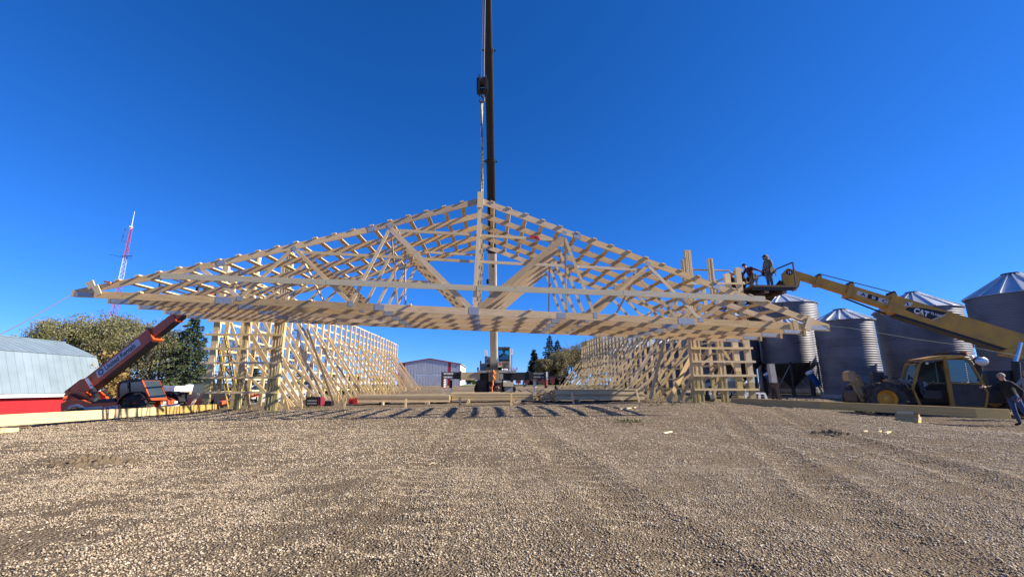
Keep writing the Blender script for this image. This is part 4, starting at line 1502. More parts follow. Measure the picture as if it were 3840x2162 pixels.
# boom
bdir = OL(579, 1253, 0.1) - OL(323, 1456, 0.1)
bdir.normalize()
b0 = OL(266, 1500, .1)
b1 = OL(578, 1254, .1)
b2 = OL(664, 1190, .1)
b3 = b2 + bdir * 2.4
bup = Vector((-bdir.z, 0, bdir.x))
bw, bh = .46, .70
build('boom_section', MB().bar(b0, b1, bw, bh, bup), M_ORANGE, ot)
build('boom_section', MB().bar(b1 - bdir * .5, b3, .36, .46, bup), M_ORANGE, ot)
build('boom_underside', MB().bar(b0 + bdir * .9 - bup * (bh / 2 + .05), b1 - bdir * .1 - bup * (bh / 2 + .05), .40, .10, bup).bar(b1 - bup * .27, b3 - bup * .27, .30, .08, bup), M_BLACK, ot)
build('boom_collar', MB().bar(b1 - bdir * .06, b1 + bdir * .06, bw + .12, bh + .14, bup).bar(b2 - bdir * .05, b2 + bdir * .03, .46, .56, bup), M_ORANGE, ot)
build('boom_heel', MB().prism([OL(240, 1468, -.15), OL(300, 1422, -.15), OL(338, 1412, -.15), OL(345, 1440, -.15), OL(320, 1480, -.15), OL(262, 1500, -.15)], (0, .5, 0)), M_ORANGE, ot)
fc = -bw / 2 - .004
pl0, pl1 = b0 + bdir * ((OL(382, 1408, .1) - b0).dot(bdir)), b0 + bdir * ((OL(541, 1283, .1) - b0).dot(bdir))
plm = MB()
L_ = (pl1 - pl0).length
hh = .20
prof = [(.06, -hh), (L_ - .06, -hh), (L_, -hh + .06), (L_, hh - .06), (L_ - .06, hh), (.06, hh), (0, hh - .06), (0, -hh + .06)]
plm.prism([pl0 + bdir * x + bup * (z + .03) + Vector((0, fc - .006, 0)) for x, z in prof], (0, .008, 0))
build('boom_nameplate', plm, M_DECAL, ot)
lc = pl0 + bdir * .26 + bup * .03
ringm = MB()
for (rr, y_) in ((.17, -.009),):
    for i in range(24):
        a0, a1 = 2 * PI * i / 24, 2 * PI * (i + 1) / 24
        q = [lc + (bdir * math.cos(a) + bup * math.sin(a)) * r_ + Vector((0, fc + y_, 0)) for r_, a in ((.17, a0), (.17, a1), (.085, a1), (.085, a0))]
        ringm.poly(q)
build('logo', ringm, M_PRINTBL, ot)
lettering('nameplate_lettering', 'United Rentals', .40, M_PRINTB, ot, frame_of(Mo @ (pl0 + bdir * .52 - bup * .10 + Vector((0, fc - .010, 0))), Ro @ bdir, Ro @ bup), bold=.007, widen=(L_ - .70) / 2.52)
for yl, top, mid, bot in ((-.42, (325, 1420), (347, 1458), (373, 1511)), (.55, (377, 1434), (387, 1466), (408, 1502))):
    build('lift_cylinder', MB().tube(OL(*mid, yl), OL(*bot, yl), .125, n=12), M_BLACK, ot)
    build('cylinder_rod', MB().tube(OL(*top, yl), OL(*mid, yl), .065, n=12), M_CHROME, ot)
# cab on the near side, over the front wheel
cy0, cy1 = -1.10, -.18
cp = [OL(442, 1494, cy0), OL(442, 1447, cy0), OL(449, 1434, cy0), OL(462, 1428, cy0), OL(520, 1423, cy0), OL(532, 1425, cy0), OL(546, 1458, cy0), OL(560, 1494, cy0)]
D_ = Vector((0, cy1 - cy0, 0))
fr = MB()
for i in range(len(cp)):
    p, q = cp[i], cp[(i + 1) % len(cp)]
    for s in (Vector((0, 0, 0)), D_):
        fr.bar(p + s, q + s, .07, .075, (0, 1, 0))
for p in (cp[0], cp[3], cp[5], cp[7]):
    fr.bar(p, p + D_, .06, .06, (1, 0, 0))
build('cab_frame', fr, M_ORANGE, ot)
roofp = [cp[3], cp[4], cp[5]]
build('cab_roof', MB().prism([cp[2] + Vector((0, -.04, .03)), cp[3] + Vector((0, -.04, .05)), cp[4] + Vector((0, -.04, .05)), cp[5] + Vector((.05, -.04, .03)), cp[5] + Vector((.02, -.04, -.03)), cp[2] + Vector((0, -.04, -.03))], D_ + Vector((0, .08, 0))), M_DARK, ot)
build('side_window', MB().prism([p + Vector((0, .012, 0)) for p in cp], (0, .012, 0)), M_GLASS, ot)
build('side_window', MB().prism([p + D_ - Vector((0, .012, 0)) for p in cp], (0, .012, 0)), M_GLASS, ot)
build('windscreen', MB().prism([cp[5], cp[5] + D_, cp[7] + D_, cp[7]], (.012, 0, .006)), M_GLASS, ot)
mid0, mid1 = OL(483, 1492, cy0 - .03), OL(480, 1428, cy0 - .03)
build('window_post', MB().bar(mid0, mid1, .05, .04, (0, 1, 0)), M_DARK, ot)
build('cab_base', MB().prism([OL(440, 1497, cy0), OL(440, 1512, cy0), OL(500, 1512, cy0), OL(566, 1500, cy0), OL(562, 1493, cy0)], D_), M_ORANGE, ot)
build('seat', rbox((1.0, -.85, 1.1), (1.5, -.4, 1.45)).add(rbox((1.0, -.85, 1.4), (1.12, -.4, 1.85))), M_ORANGE, ot)
# front housing with lamps, between the wheels
h0 = OL(565, 1506, -.35)
hp = [OL(552, 1520, -.45), OL(552, 1497, -.45), OL(563, 1489, -.45), OL(578, 1490, -.45), OL(594, 1497, -.45), OL(602, 1501, -.45), OL(603, 1520, -.45)]
build('front_housing', MB().prism(hp, (0, .85, 0)), M_ORANGE, ot)
hb = hp[6]
build('bumper', MB().box((hb.x - .05, -.5, hb.z - .05), (hb.x + .07, .55, hb.z + .05)), M_DECAL, ot)
for y in (-.3, .35):
    build('headlight', MB().box((hb.x - .02, y - .09, hb.z + .08), (hb.x + .03, y + .09, hb.z + .20)), M_LAMP, ot)
build('radiator_stripe', MB().prism([p + Vector((0, .53, .012)) for p in (hp[3], hp[4], hp[5])] + [hp[5] + Vector((0, .72, .012)), hp[4] + Vector((0, .72, .012)), hp[3] + Vector((0, .72, .012))], (0, 0, .006)), M_BLACK, ot)
build('front_guard', MB().bar(OL(556, 1465, -.3), OL(590, 1502, -.3), .16, .10, (0, 1, 0)).bar(OL(556, 1465, -.3), OL(553, 1500, -.3), .12, .1, (0, 1, 0)).tube(OL(550, 1458, -.4), OL(552, 1470, -.4), .12, n=10), M_ORANGE, ot)
for y in (-1.0, .9):
    fm = MB()
    for i in range(9):
        a0, a1 = R(20 + i * 16), R(36 + i * 16)
        c0 = Vector((1.65, y, .67))
        fm.bar(c0 + Vector((math.cos(a0) * .80, 0, math.sin(a0) * .80)), c0 + Vector((math.cos(a1) * .80, 0, math.sin(a1) * .80)), .56, .03, (math.cos(a0), 0, math.sin(a0)))
    build('mudguard', fm, M_BLACK, ot)
build('rear_block', MB().box((hb.x - .75, .8, hb.z + .32), (hb.x - .15, 1.25, hb.z + .60)).bar((hb.x - .8, .75, hb.z + .60), (hb.x - .1, 1.2, hb.z + .62), .3, .05), M_BLACK, ot)
build('fuel_tank', MB().tube(OL(372, 1506, -.65), OL(440, 1500, -.65), .13, n=12).tube(OL(345, 1505, -.5), OL(365, 1505, -.5), .2, n=12), M_DARK, ot)


def platform(label, lo, hi, z, rails, mat, posts_z=1.05, M_floor=M_RUST, under=True):
    (x0, y0), (x1, y1) = lo, hi
    t = thing('work_platform', label, 'work platform', ((x0 + x1) / 2, (y0 + y1) / 2, z))
    build('floor', MB().box((x0, y0, z - .09), (x1, y1, z)), M_floor, t, True)
    if under:
        for i in range(5):
            yy = y0 + .1 + (y1 - y0 - .2) * i / 4
            build('cross_member', MB().box((x0 + .02, yy - .04, z - .22), (x1 - .02, yy + .04, z - .095)), M_DARK, t, True)
        for s in (.3, .7):
            xx = x0 + (x1 - x0) * s
            build('fork_sleeve', MB().box((xx - .1, y0 + .05, z - .36), (xx + .1, y1 - .05, z - .225)), M_RUST, t, True)
    for a, b in rails:
        a, b = Vector((*a, z)), Vector((*b, z))
        for h in (posts_z, posts_z * .5):
            if h == posts_z * .5 and len(rails) < 2:
                continue
            build('rail', MB().bar(a + Vector((0, 0, h)), b + Vector((0, 0, h)), .05, .05), mat, t, True)
        for q in (a, b):
            build('rail_post', MB().bar(q + Vector((0, 0, -.1)), q + Vector((0, 0, posts_z + .02)), .055, .055), mat, t, True)
    return t


pL = platform('dark steel work platform with open rails held up by the orange boom', (-15.0, 19.6), (-13.3, 22.0), 4.95,
              [((-15.0, 19.6), (-15.0, 22.0)), ((-13.3, 19.6), (-13.3, 22.0)), ((-15.0, 22.0), (-13.3, 22.0))], M_DARK, .95)
bend = Mo @ b3
build('boom_head', MB().bar(b3 - bdir * .2, WM[ot.name].inverted() @ Vector((-14.3, 20.9, 4.35)), .4, .4, (0, 1, 0)).bar(WM[ot.name].inverted() @ Vector((-14.5, 19.9, 4.52)), WM[ot.name].inverted() @ Vector((-14.5, 21.9, 4.52)), .12, .06).bar(WM[ot.name].inverted() @ Vector((-13.8, 19.9, 4.52)), WM[ot.name].inverted() @ Vector((-13.8, 21.9, 4.52)), .12, .06), M_ORANGE, ot)

# ================================================================== yellow telehandler
ROT_Y = R(162)
Ry_ = Matrix.Rotation(ROT_Y, 4, 'Z')
wy = atY(3321, 1494, 17.2)
zy = wy.z - .66
root_y = Vector((wy.x, wy.y, zy)) - Ry_ @ Vector((1.7, 1.0, 0))
yt = thing('telehandler', 'yellow telehandler reaching over the grain bins with a long telescopic boom', 'telehandler', M=Matrix.Translation(root_y) @ Ry_)
My = WM[yt.name]


def YL(px, py, yl):
    n = Ry_ @ Vector((0, 1, 0))
    return My.inverted() @ onplane(px, py, root_y + n * yl, n)


for x, tr in ((1.7, R(-5)), (-2.9, 0)):
    for y in (1.0, -1.0):
        wheel(yt, (x, y, .66), .66, .48, M_YELLOW, 1 if y > 0 else -1, turn=tr)
build('chassis', rbox((-3.6, -.6, .5), (2.5, .55, .98), .06), M_DARK, yt)
build('axle', MB().box((1.5, -1, .5), (1.9, 1, .78)), M_DARK, yt)
# cab on the near (left) side
yc = 1.18
yin = .28
P_ = lambda x, y: YL(3100 + x / 2.9, 1200 + y / 2.9, yc)
out = [P_(1020, 935), P_(935, 745), P_(1008, 470), P_(1045, 430), P_(1265, 395), P_(1470, 395), P_(1560, 450), P_(1695, 690), P_(1745, 790), P_(1722, 950)]
Dc = Vector((0, yin - yc, 0))
fr = MB()
for i in range(len(out)):
    p, q = out[i], out[(i + 1) % len(out)]
    for s in (Vector((0, 0, 0)), Dc):
        fr.bar(p + s, q + s, .075, .075, (0, 1, 0))
for p in out:
    fr.bar(p, p + Dc, .07, .07, (1, 0, 0))
fr.bar(P_(1275, 400), P_(1360, 940), .07, .08, (0, 1, 0))
fr.bar(P_(1300, 420), P_(1385, 940), .05, .06, (0, 1, 0))
fr.bar(P_(1330, 680), P_(1695, 690), .05, .05, (0, 1, 0))
M_CABY = paint('shaded_yellow_frame', (0.34, 0.185, 0.022), 0.6, 0, 0.25, 2.5)  # yellow darkened so the colour itself carries the shade on the cab
build('cab_frame', fr, M_CABY, yt)
build('cab_roof', MB().prism([out[3] + Vector((0, .04, .05)), out[4] + Vector((0, .04, .06)), out[5] + Vector((0, .04, .06)), out[6] + Vector((-.03, .04, .03)), out[5] + Vector((0, .04, -.04)), out[3] + Vector((0, .04, -.04))], Dc - Vector((0, .08, 0))), M_YELLOW, yt)
dpan = [P_(1345, 690), P_(1695, 697), P_(1742, 800), P_(1722, 940), P_(1385, 935)]
door = build('door', MB().prism([p + Vector((0, .0, 0)) for p in dpan], (0, -.04, 0)), M_DARK, yt)
build('door_panel', MB().prism([p + Vector((0, .012, 0)) for p in (P_(1378, 790), P_(1735, 812), P_(1715, 935), P_(1388, 925))], (0, -.01, 0)), M_DARK, door)
build('door_window', MB().prism([p for p in (P_(1312, 430), P_(1500, 430), P_(1540, 672), P_(1335, 670))], (0, -.012, 0)), M_GREENGLASS, door)
build('rear_quarter_window', MB().prism([p for p in (P_(1510, 432), P_(1560, 470), P_(1670, 680), P_(1550, 674))], (0, -.012, 0)), M_GREENGLASS, yt)
build('off_side_window', MB().prism([p + Dc for p in (P_(1050, 460), P_(1480, 420), P_(1650, 690), P_(980, 700))], (0, .01, 0)), M_GLASS, yt)
build('lower_side', MB().prism([p + Dc for p in (P_(975, 700), P_(1660, 690), P_(1700, 940), P_(1020, 935))], (0, .03, 0)), M_BLACK, yt)
build('cab_floor', MB().prism([P_(1020, 925), P_(1720, 945), P_(1720, 960), P_(1025, 945)], Dc), M_BLACK, yt)
sa = P_(1030, 780)
build('seat', rbox((sa.x - .75, yin + .15, sa.z - .25), (sa.x - .1, yc - .15, sa.z + .05), .05).add(rbox((sa.x - .2, yin + .15, sa.z - .1), (sa.x - .05, yc - .15, sa.z + .42), .04)), M_BLACK, yt)
build('crumpled_jacket', MB().prism([P_(1045, 680) + Vector((0, -.3, 0)), P_(1120, 665) + Vector((0, -.3, 0)), P_(1150, 700) + Vector((0, -.25, 0)), P_(1110, 730) + Vector((0, -.3, 0)), P_(1140, 775) + Vector((0, -.3, 0)), P_(1090, 740) + Vector((0, -.3, 0))], (0, -.15, 0)), M_GREYCLOTH, yt)
build('steering_column', MB().tube(P_(1130, 600) + Vector((0, -.35, 0)), P_(1230, 680) + Vector((0, -.35, 0)), .035, n=8).tube(P_(1110, 640) + Vector((0, -.45, 0)), P_(1150, 585) + Vector((0, -.25, 0)), .03, n=8), M_DARK, yt)
build('roof_rack', MB().prism([P_(1310, 345), P_(1500, 350), P_(1540, 385), P_(1330, 385)], Dc), M_BLACK, yt)
build('beacon', MB().tube(P_(1550, 372) + Vector((0, -.3, 0)), P_(1550, 338) + Vector((0, -.3, 0)), .12, n=12), M_HOSE, yt)
build('work_lamp', MB().ball(P_(1580, 403), .07, 8).ball(P_(1090, 468), .05, 8), M_LAMP, yt)
build('wing_mirror', MB().ball(P_(1663, 448) + Vector((0, .12, 0)), .21, 14, sx=1.05, sy=.25, sz=.78), M_ALU, yt)
build('mirror_arm', MB().path([P_(1665, 470), P_(1690, 560), P_(1640, 660)], .025, 6), M_BLACK, yt)
build('intake_stack', MB().path([P_(1720, 690) + Vector((0, -.5, 0)), P_(1740, 560) + Vector((0, -.5, 0)), P_(1765, 470) + Vector((0, -.5, 0)), P_(1715, 395) + Vector((0, -.5, 0))], [.16, .15, .13, .13], 10), M_BLACK, yt)
build('bracket', MB().path([P_(1005, 470), P_(950, 455), P_(905, 462)], .04, 6), M_BLACK, yt)
# front fittings: stabiliser with foot, lamps, hoses
Q_ = lambda x, y, yl=.6: YL(3100 + x / 2.9, 1200 + y / 2.9, yl)
M_TAN = paint('dusty_yellow_steel', (0.36, 0.26, 0.12), 0.7, 0, 0.3, 3)
stb = build('stabiliser', MB().bar(Q_(410, 880), Q_(285, 650), .20, .17, (0, 1, 0)), M_TAN, yt)
build('stabiliser_foot', MB().prism([Q_(228, 560, .85), Q_(262, 545, .85), Q_(312, 560, .85), Q_(318, 640, .85), Q_(280, 668, .85), Q_(235, 655, .85)], (0, -.5, 0)), M_TAN, stb)
build('stabiliser', MB().bar(Q_(440, 870, .1), Q_(330, 600, .1), .16, .14, (0, 1, 0)), M_TAN, yt)
build('front_frame', MB().prism([Q_(380, 780), Q_(480, 700), Q_(930, 700), Q_(960, 900), Q_(400, 900)], (0, -1.0, 0)), M_DARK, yt)
build('valve_stack', MB().box(Q_(500, 690) + Vector((0, -.15, 0)), Q_(600, 560) + Vector((0, .15, 0))), M_BLACK, yt)
for a, b in (((600, 635), (655, 600)), ((715, 640), (770, 615))):
    build('front_lamp', MB().box(Q_(*a, .75) + Vector((0, -.08, 0)), Q_(*b, .75) + Vector((0, .08, 0))), M_BLACK, yt)
build('lens', MB().ball(Q_(628, 655, .8), .06, 8, sx=1.3), M_HOSE, yt)
build('hose_bundle', MB().path([Q_(780, 640), Q_(850, 660), Q_(930, 700), Q_(960, 780)], .05, 6).path([Q_(800, 655), Q_(870, 700), Q_(900, 760)], .035, 6).path([Q_(830, 690), Q_(880, 650), Q_(880, 690)], .03, 6), M_GREY, yt)
# boom
yb = -.80
e0 = YL(2956, 1022, yb)
e1 = YL(3845, 1299, yb)
yd = (e1 - e0).normalized()                                    # from head to heel
yu = Vector((-yd.z, 0, yd.x))
yu = yu if yu.z > 0 else -yu
heel = e1 + yd * 1.7


def along(px):
    lo, hi = 0.0, (heel - e0).length
    for _ in range(40):
        m = (lo + hi) / 2
        lo, hi = (m, hi) if px_of(My @ (e0 + yd * m))[0] < px else (lo, m)
    return lo


s_mid, s_out, s_in2 = along(3178), along(3330), along(3062)
build('boom_section', MB().bar(e0 + yd * s_out, heel, .50, .80, yu), M_YELLOW, yt)
build('boom_section', MB().bar(e0 + yd * (s_mid - .02), e0 + yd * (s_out + .6), .40, .52, yu), M_YELLOW, yt)
build('boom_section', MB().bar(e0 + yd * (s_in2 - .02), e0 + yd * (s_mid + .6), .32, .40, yu), M_YELLOW, yt)
build('boom_section', MB().bar(e0, e0 + yd * (s_in2 + .5), .25, .33, yu), M_YELLOW, yt)
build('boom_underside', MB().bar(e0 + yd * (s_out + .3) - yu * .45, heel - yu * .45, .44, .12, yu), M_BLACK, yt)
for s, w, h in ((s_out, .62, .92), (s_mid, .50, .66), (s_in2, .40, .50)):
    build('boom_collar', MB().bar(e0 + yd * (s - .07), e0 + yd * (s + .10), w, h, yu), M_YELLOW, yt)
    build('roller', MB().tube(e0 + yd * (s - .02) + yu * (h / 2 + .02) + Vector((0, -w / 2.5, 0)), e0 + yd * (s - .02) + yu * (h / 2 + .02) + Vector((0, w / 2.5, 0)), .09, n=10), M_BLACK, yt)
build('hose_line', MB().tube(e0 + yd * s_in2 + yu * .36 + Vector((0, .12, 0)), e0 + yd * s_out + yu * .52 + Vector((0, .15, 0)), .025, n=6).tube(e0 + yd * s_mid - yu * .40 + Vector((0, .1, 0)), e0 + yd * s_out - yu * .52 + Vector((0, .1, 0)), .04, n=6), M_BLACK, yt)
hd = [e0 + yd * .25 + yu * .17, e0 - yd * .12 + yu * .16, e0 - yd * .30 - Vector((0, 0, .15)), e0 - yd * .34 - Vector((0, 0, .70)), e0 + yd * .15 - Vector((0, 0, .86)), e0 + yd * .35 - Vector((0, 0, .60)), e0 + yd * .55 - yu * .17]
build('boom_head', MB().prism([p + Vector((0, .15, 0)) for p in hd], (0, -.30, 0)), M_YELLOW, yt)
f_ = .155
dk = e0 - yd * .0 + Vector((0, f_, -.02))
build('number_disc', MB().lathe([(.001, .006), (.14, .006), (.14, 0)], 18, 0, tuple(dk), 'y'), M_PRINTB, yt)
lettering('disc_lettering', '12', .17, M_PRINTW, yt, frame_of(My @ (dk + Vector((.09, .012, -.06))), Ry_ @ Vector((-1, 0, 0)), (0, 0, 1)), bold=.004)
# nameplate, letters and warning diamond on the near face
yf = .255


def on_boom(px, py, y=yf):
    return YL(px, py, yb + y)


nb = [(3395, 1156), (3418, 1150), (3548, 1172), (3492, 1198)]
np_ = [on_boom(3394, 1160), on_boom(3405, 1151), on_boom(3470, 1155), on_boom(3547, 1170), on_boom(3546, 1176), on_boom(3495, 1197), on_boom(3450, 1183)]
build('nameplate', MB().prism([p + Vector((0, .004, 0)) for p in np_], (0, -.006, 0)), M_PRINTB, yt)
build('nameplate_edge', MB().prism([p + Vector((0, .002, 0)) for p in (on_boom(3546, 1176), on_boom(3545, 1181), on_boom(3498, 1200), on_boom(3492, 1196))], (0, -.006, 0)), M_CREAM, yt)
dirx = Ry_ @ (on_boom(3530, 1182) - on_boom(3430, 1152))
lettering('nameplate_lettering', 'CAT', .33, M_PRINTW, yt, frame_of(My @ (on_boom(3424, 1171) + Vector((0, .012, 0))), dirx, (0, 0, 1)), bold=.014, widen=.82)
build('yellow_triangle', MB().prism([p + Vector((0, .016, 0)) for p in (on_boom(3443, 1178), on_boom(3452, 1169), on_boom(3463, 1183))], (0, -.003, 0)), M_YELLOW, yt)
lettering('model_lettering', 'TL1255', .135, M_PRINTW, yt, frame_of(My @ (on_boom(3487, 1176) + Vector((0, .012, 0))), dirx, (0, 0, 1)), bold=.004)
build('warning_diamond', MB().prism([p + Vector((0, .004, 0)) for p in (on_boom(3388, 1146), on_boom(3402, 1131), on_boom(3423, 1134), on_boom(3415, 1148))], (0, -.006, 0)), M_DECAL, yt)
build('warning_mark', MB().prism([p + Vector((0, .008, 0)) for p in (on_boom(3399, 1134), on_boom(3404, 1133), on_boom(3408, 1146), on_boom(3402, 1145))], (0, -.003, 0)), M_PRINTB, yt)
for i, (ch, x0, x1, mt, mt2) in enumerate((('A', 3206, 3245, M_DECAL, M_PRINTB), ('B', 3246, 3284, M_PRINTB, M_DECAL), ('C', 3285, 3322, M_DECAL, M_PRINTB))):
    s0, s1 = along(x0), along(x1)
    yo = .205
    c = [e0 + yd * s0 + yu * .10 + Vector((0, yo, 0)), e0 + yd * s1 + yu * .10 + Vector((0, yo, 0)), e0 + yd * s1 - yu * .10 + Vector((0, yo, 0)), e0 + yd * s0 - yu * .10 + Vector((0, yo, 0))]
    build('letter_plate', MB().prism(c, (0, -.004, 0)), mt, yt)
    lettering('plate_lettering', ch, .2, mt2, yt, frame_of(My @ (e0 + yd * (s0 + (s1 - s0) * .36) - yu * .07 + Vector((0, yo + .006, 0))), Ry_ @ yd, Ry_ @ yu), bold=.005, widen=1.4)
for o_y in (-.32, .29):
    build('boom_tower', MB().prism([Vector((heel.x - .35, yb + o_y, heel.z + .1)), Vector((heel.x + .45, yb + o_y, heel.z + .05)), Vector((heel.x + 1.3, yb + o_y, .9)), Vector((heel.x - .4, yb + o_y, .75))], (0, .03, 0)), M_YELLOW, yt)
build('pivot_pin', MB().tube(heel - yd * .2 + Vector((0, -.4, 0)), heel - yd * .2 + Vector((0, .4, 0)), .12, n=14), M_DARK, yt)
build('lift_cylinder', MB().tube(YL(3815, 1440, .3), YL(3808, 1355, .3), .135, n=12), M_BLACK, yt)
build('cylinder_rod', MB().tube(YL(3808, 1358, .3), YL(3828, 1284, .3), .07, n=12), M_CHROME, yt)
build('lug', MB().prism([on_boom(3757, 1330, .3), on_boom(3768, 1310, .3), on_boom(3840, 1300, .3), on_boom(3840, 1345, .3)], (0, -.25, 0)), M_YELLOW, yt)
build('rear_body', rbox((-4.6, -.7, .75), (-2.2, .25, 1.75), .1), M_BLACK, yt)

pR = platform('rusty steel work platform with men on it at the yellow boom head', (11.78, 18.55), (13.85, 21.5), 5.5, [((13.82, 18.6), (13.82, 21.45))], M_DARK, 1.1)
build('carriage', MB().bar(My.inverted() @ Vector((13.6, 20.4, 5.2)), hd[3] + Vector((0, 0, .1)), .3, .3, (0, 1, 0)).bar(My.inverted() @ Vector((12.2, 18.7, 5.09)), My.inverted() @ Vector((12.2, 21.3, 5.09)), .14, .05).bar(My.inverted() @ Vector((12.85, 18.7, 5.09)), My.inverted() @ Vector((12.85, 21.3, 5.09)), .14, .05).bar(My.inverted() @ Vector((12.3, 21.0, 5.0)), My.inverted() @ Vector((13.4, 20.6, 3.9)), .5, .3, (0, 1, 0)), M_RUST, yt)
for i in range(4):
    p = Vector((12.9 + .12 * i, 20.2 - .1 * i, 5.0))
    build('hose', MB().path([p, p + Vector((.1, 0, -.35)), p + Vector((.35, -.1, -.5)), p + Vector((.6, -.2, -.1))], .022, 5), M_BLACK, yt, True)


# ================================================================== truck crane
YC = 31.0
c_org = atY(1856, 1462, YC)
crane = thing('truck_crane', 'cream and black truck crane on spread outriggers, its boom rising out of frame', 'crane', (c_org.x, YC + 3, gz(c_org.x, YC)))


def pb(name, x0, y0, x1, y1, mat, Y=YC, d=.3, par=None, e=None, label=None):
    a, b = atY(x0, y1, Y), atY(x1, y0, Y)
    lo, hi = (min(a.x, b.x), Y, min(a.z, b.z)), (max(a.x, b.x), Y + d, max(a.z, b.z))
    mb = MB().box(lo, hi) if e is None else rbox(lo, hi, e)
    return build(name, mb, mat, par or crane, True, label=label)


pb('deck', 1790, 1388, 1936, 1397, M_GREY, YC - .1, 9.0)
pb('chassis', 1800, 1397, 1925, 1438, M_BLACK, YC + .3, 9.0)
pb('outrigger_beam', 1727, 1395, 1800, 1424, M_CREAMD, YC, .45, e=.02, label='tan inner sleeve of the outrigger beam')
pb('outrigger_beam', 1655, 1394, 1728, 1420, M_DARK, YC + .05, .35)
pb('outrigger_beam', 1915, 1395, 1992, 1424, M_BLACK, YC, .45)
pb('outrigger_beam', 1986, 1394, 2052, 1420, M_BLACK, YC + .05, .35)
pb('beam_collar', 1723, 1390, 1729, 1426, M_BLACK, YC - .05, .55)
pb('beam_collar', 1984, 1390, 1990, 1426, M_BLACK, YC - .05, .55)
pb('end_plate', 1654, 1394, 1664, 1450, M_DARK, YC - .02, .5)
pb('end_plate', 2048, 1393, 2054, 1422, M_WHITE, YC - .02, .5)
gm = MB()
for y0, y1 in ((1397, 1403), (1410, 1416)):
    x = 1664
    while x < 1697:
        w = random.choice((3.2, 4.2, 5.2))
        a, b = atY(x, y1, YC + .045), atY(min(x + w, 1699), y0, YC + .045)
        gm.box((a.x, YC + .044, a.z), (b.x, YC + .048, b.z))
        x += w + 1.1
build('warning_lettering', gm, M_PRINTW, crane, True)
gm = MB()
for y0, y1 in ((1397, 1402), (1410, 1415)):
    x = 2001
    while x < 2040:
        w = random.choice((3.2, 4.2, 5.2))
        a, b = atY(x, y1, YC + .045), atY(min(x + w, 2043), y0, YC + .045)
        gm.box((a.x, YC + .044, a.z), (b.x, YC + .048, b.z))
        x += w + 1.1
build('warning_lettering', gm, M_GREY, crane, True)


def jack(px, y0, y1, mat, striped, Y=YC + .1):
    a, b = atY(px, y0, Y), atY(px, y1, Y)
    f = Vector((a.x, Y, gz(a.x, Y)))
    j = build('jack', MB().tube(a, Vector((a.x, Y, b.z)), .115, n=14), mat, crane, True)
    build('jack_rod', MB().tube(Vector((a.x, Y, b.z)), f + Vector((0, 0, .1)), .06, n=10), M_CHROME, j, True)
    build('jack_float', MB().tube(f, f + Vector((0, 0, .1)), .32, .18, n=14), M_DARK, j, True)
    if striped:
        for i in range(4):
            z0 = b.z + (a.z - b.z) * (i + .15) / 4
            z1 = z0 + (a.z - b.z) * .13
            m = MB()
            for k in range(-4, 5):
                g0, g1 = R(-90 + k * 18 - 9), R(-90 + k * 18 + 9)
                s0, s1 = (k - .5) * .018, (k + .5) * .018
                P = [Vector((a.x + .118 * math.cos(g), Y + .118 * math.sin(g), z)) for g, z in ((g0, z0 + s0), (g1, z0 + s1), (g1, z1 + s1), (g0, z1 + s0))]
                m.poly(P)
            build('stripe', m, M_WHITE, j, True)


jack(1665, 1420, 1454, M_REDS, True)
jack(1691, 1424, 1453, M_DARK, False, YC + .5)
jack(2047, 1420, 1454, paint('faded_red', (0.22, 0.04, 0.035), 0.6), False)
jack(2005, 1420, 1452, M_WHITE, False, YC + .5)
pb('side_rail', 1922, 1422, 2010, 1425, M_WHITE, YC + .4, .1)
for px in (1806, 1907):
    for yy in (YC + .9, YC + 2.3, YC + 6.5, YC + 7.9):
        q = atY(px, 1450, YC)
        wheel(crane, WM[crane.name].inverted() @ Vector((q.x, yy, gz(q.x, yy) + .55)), .55, .42, M_DARK, -1, lugs=10, turn=R(90) * 0)
pb('mudguard', 1788, 1424, 1825, 1447, M_DARK, YC + .1, .8, e=.06)
pb('mud_flap', 1790, 1447, 1824, 1470, M_BLACK, YC + .15, .05)
pb('tool_box', 1887, 1431, 1926, 1448, M_CREAM, YC + .0, .8, e=.02)
pb('tool_box_lid', 1886, 1426, 1915, 1431, M_WHITE, YC + .05, .7, e=.03)
pb('mud_flap', 1892, 1449, 1924, 1468, M_GREY, YC + .1, .05)
for i in range(5):
    pb('timber_pad', 1832 + i * 7.9, 1388 - random.random(), 1832 + i * 7.9 + 7.4, 1432 + random.uniform(-5, 3), M_PAD, YC - .42 - random.uniform(0, .05), .4)
pb('timber_pad', 1858, 1424, 1882, 1434, M_GREY, YC - .5, .4)
for i in range(3):
    pb('stacked_pad', 1873, 1401 + i * 7, 1887, 1407 + i * 7, M_GREY, YC - .3, .5)
sp_ = [atY(x, y, YC - .5) for x, y in ((1849, 1387), (1853, 1398), (1848, 1407), (1853, 1418), (1847, 1428), (1849, 1440), (1844, 1452), (1846, 1468))]
build('orange_strap', MB().path(sp_, [.07, .09, .07, .1, .06, .06, .05, .04], 7), M_HOSE, crane, True)
pb('tail_plate', 1833, 1437, 1881, 1467, M_DARK, YC - .2, .3)
for x in (1838, 1870):
    a = atY(x, 1452, YC - .22)
    build('rear_marker', MB().bar(a + Vector((-.05, 0, .12)), a + Vector((.06, 0, -.12)), .12, .02, (0, 1, 0)), M_REDS, crane, True)
    build('rear_marker', MB().bar(a + Vector((-.02, -.013, .05)), a + Vector((.03, -.013, -.06)), .06, .01, (0, 1, 0)), M_WHITE, crane, True)
build('tow_hook', MB().path([atY(1845, 1460, YC - .3), atY(1858, 1452, YC - .4), atY(1866, 1447, YC - .3)], .05, 6).path([atY(1857, 1466, YC - .4), atY(1862, 1460, YC - .4), atY(1870, 1464, YC - .4)], .06, 6), M_DARK, crane, True)
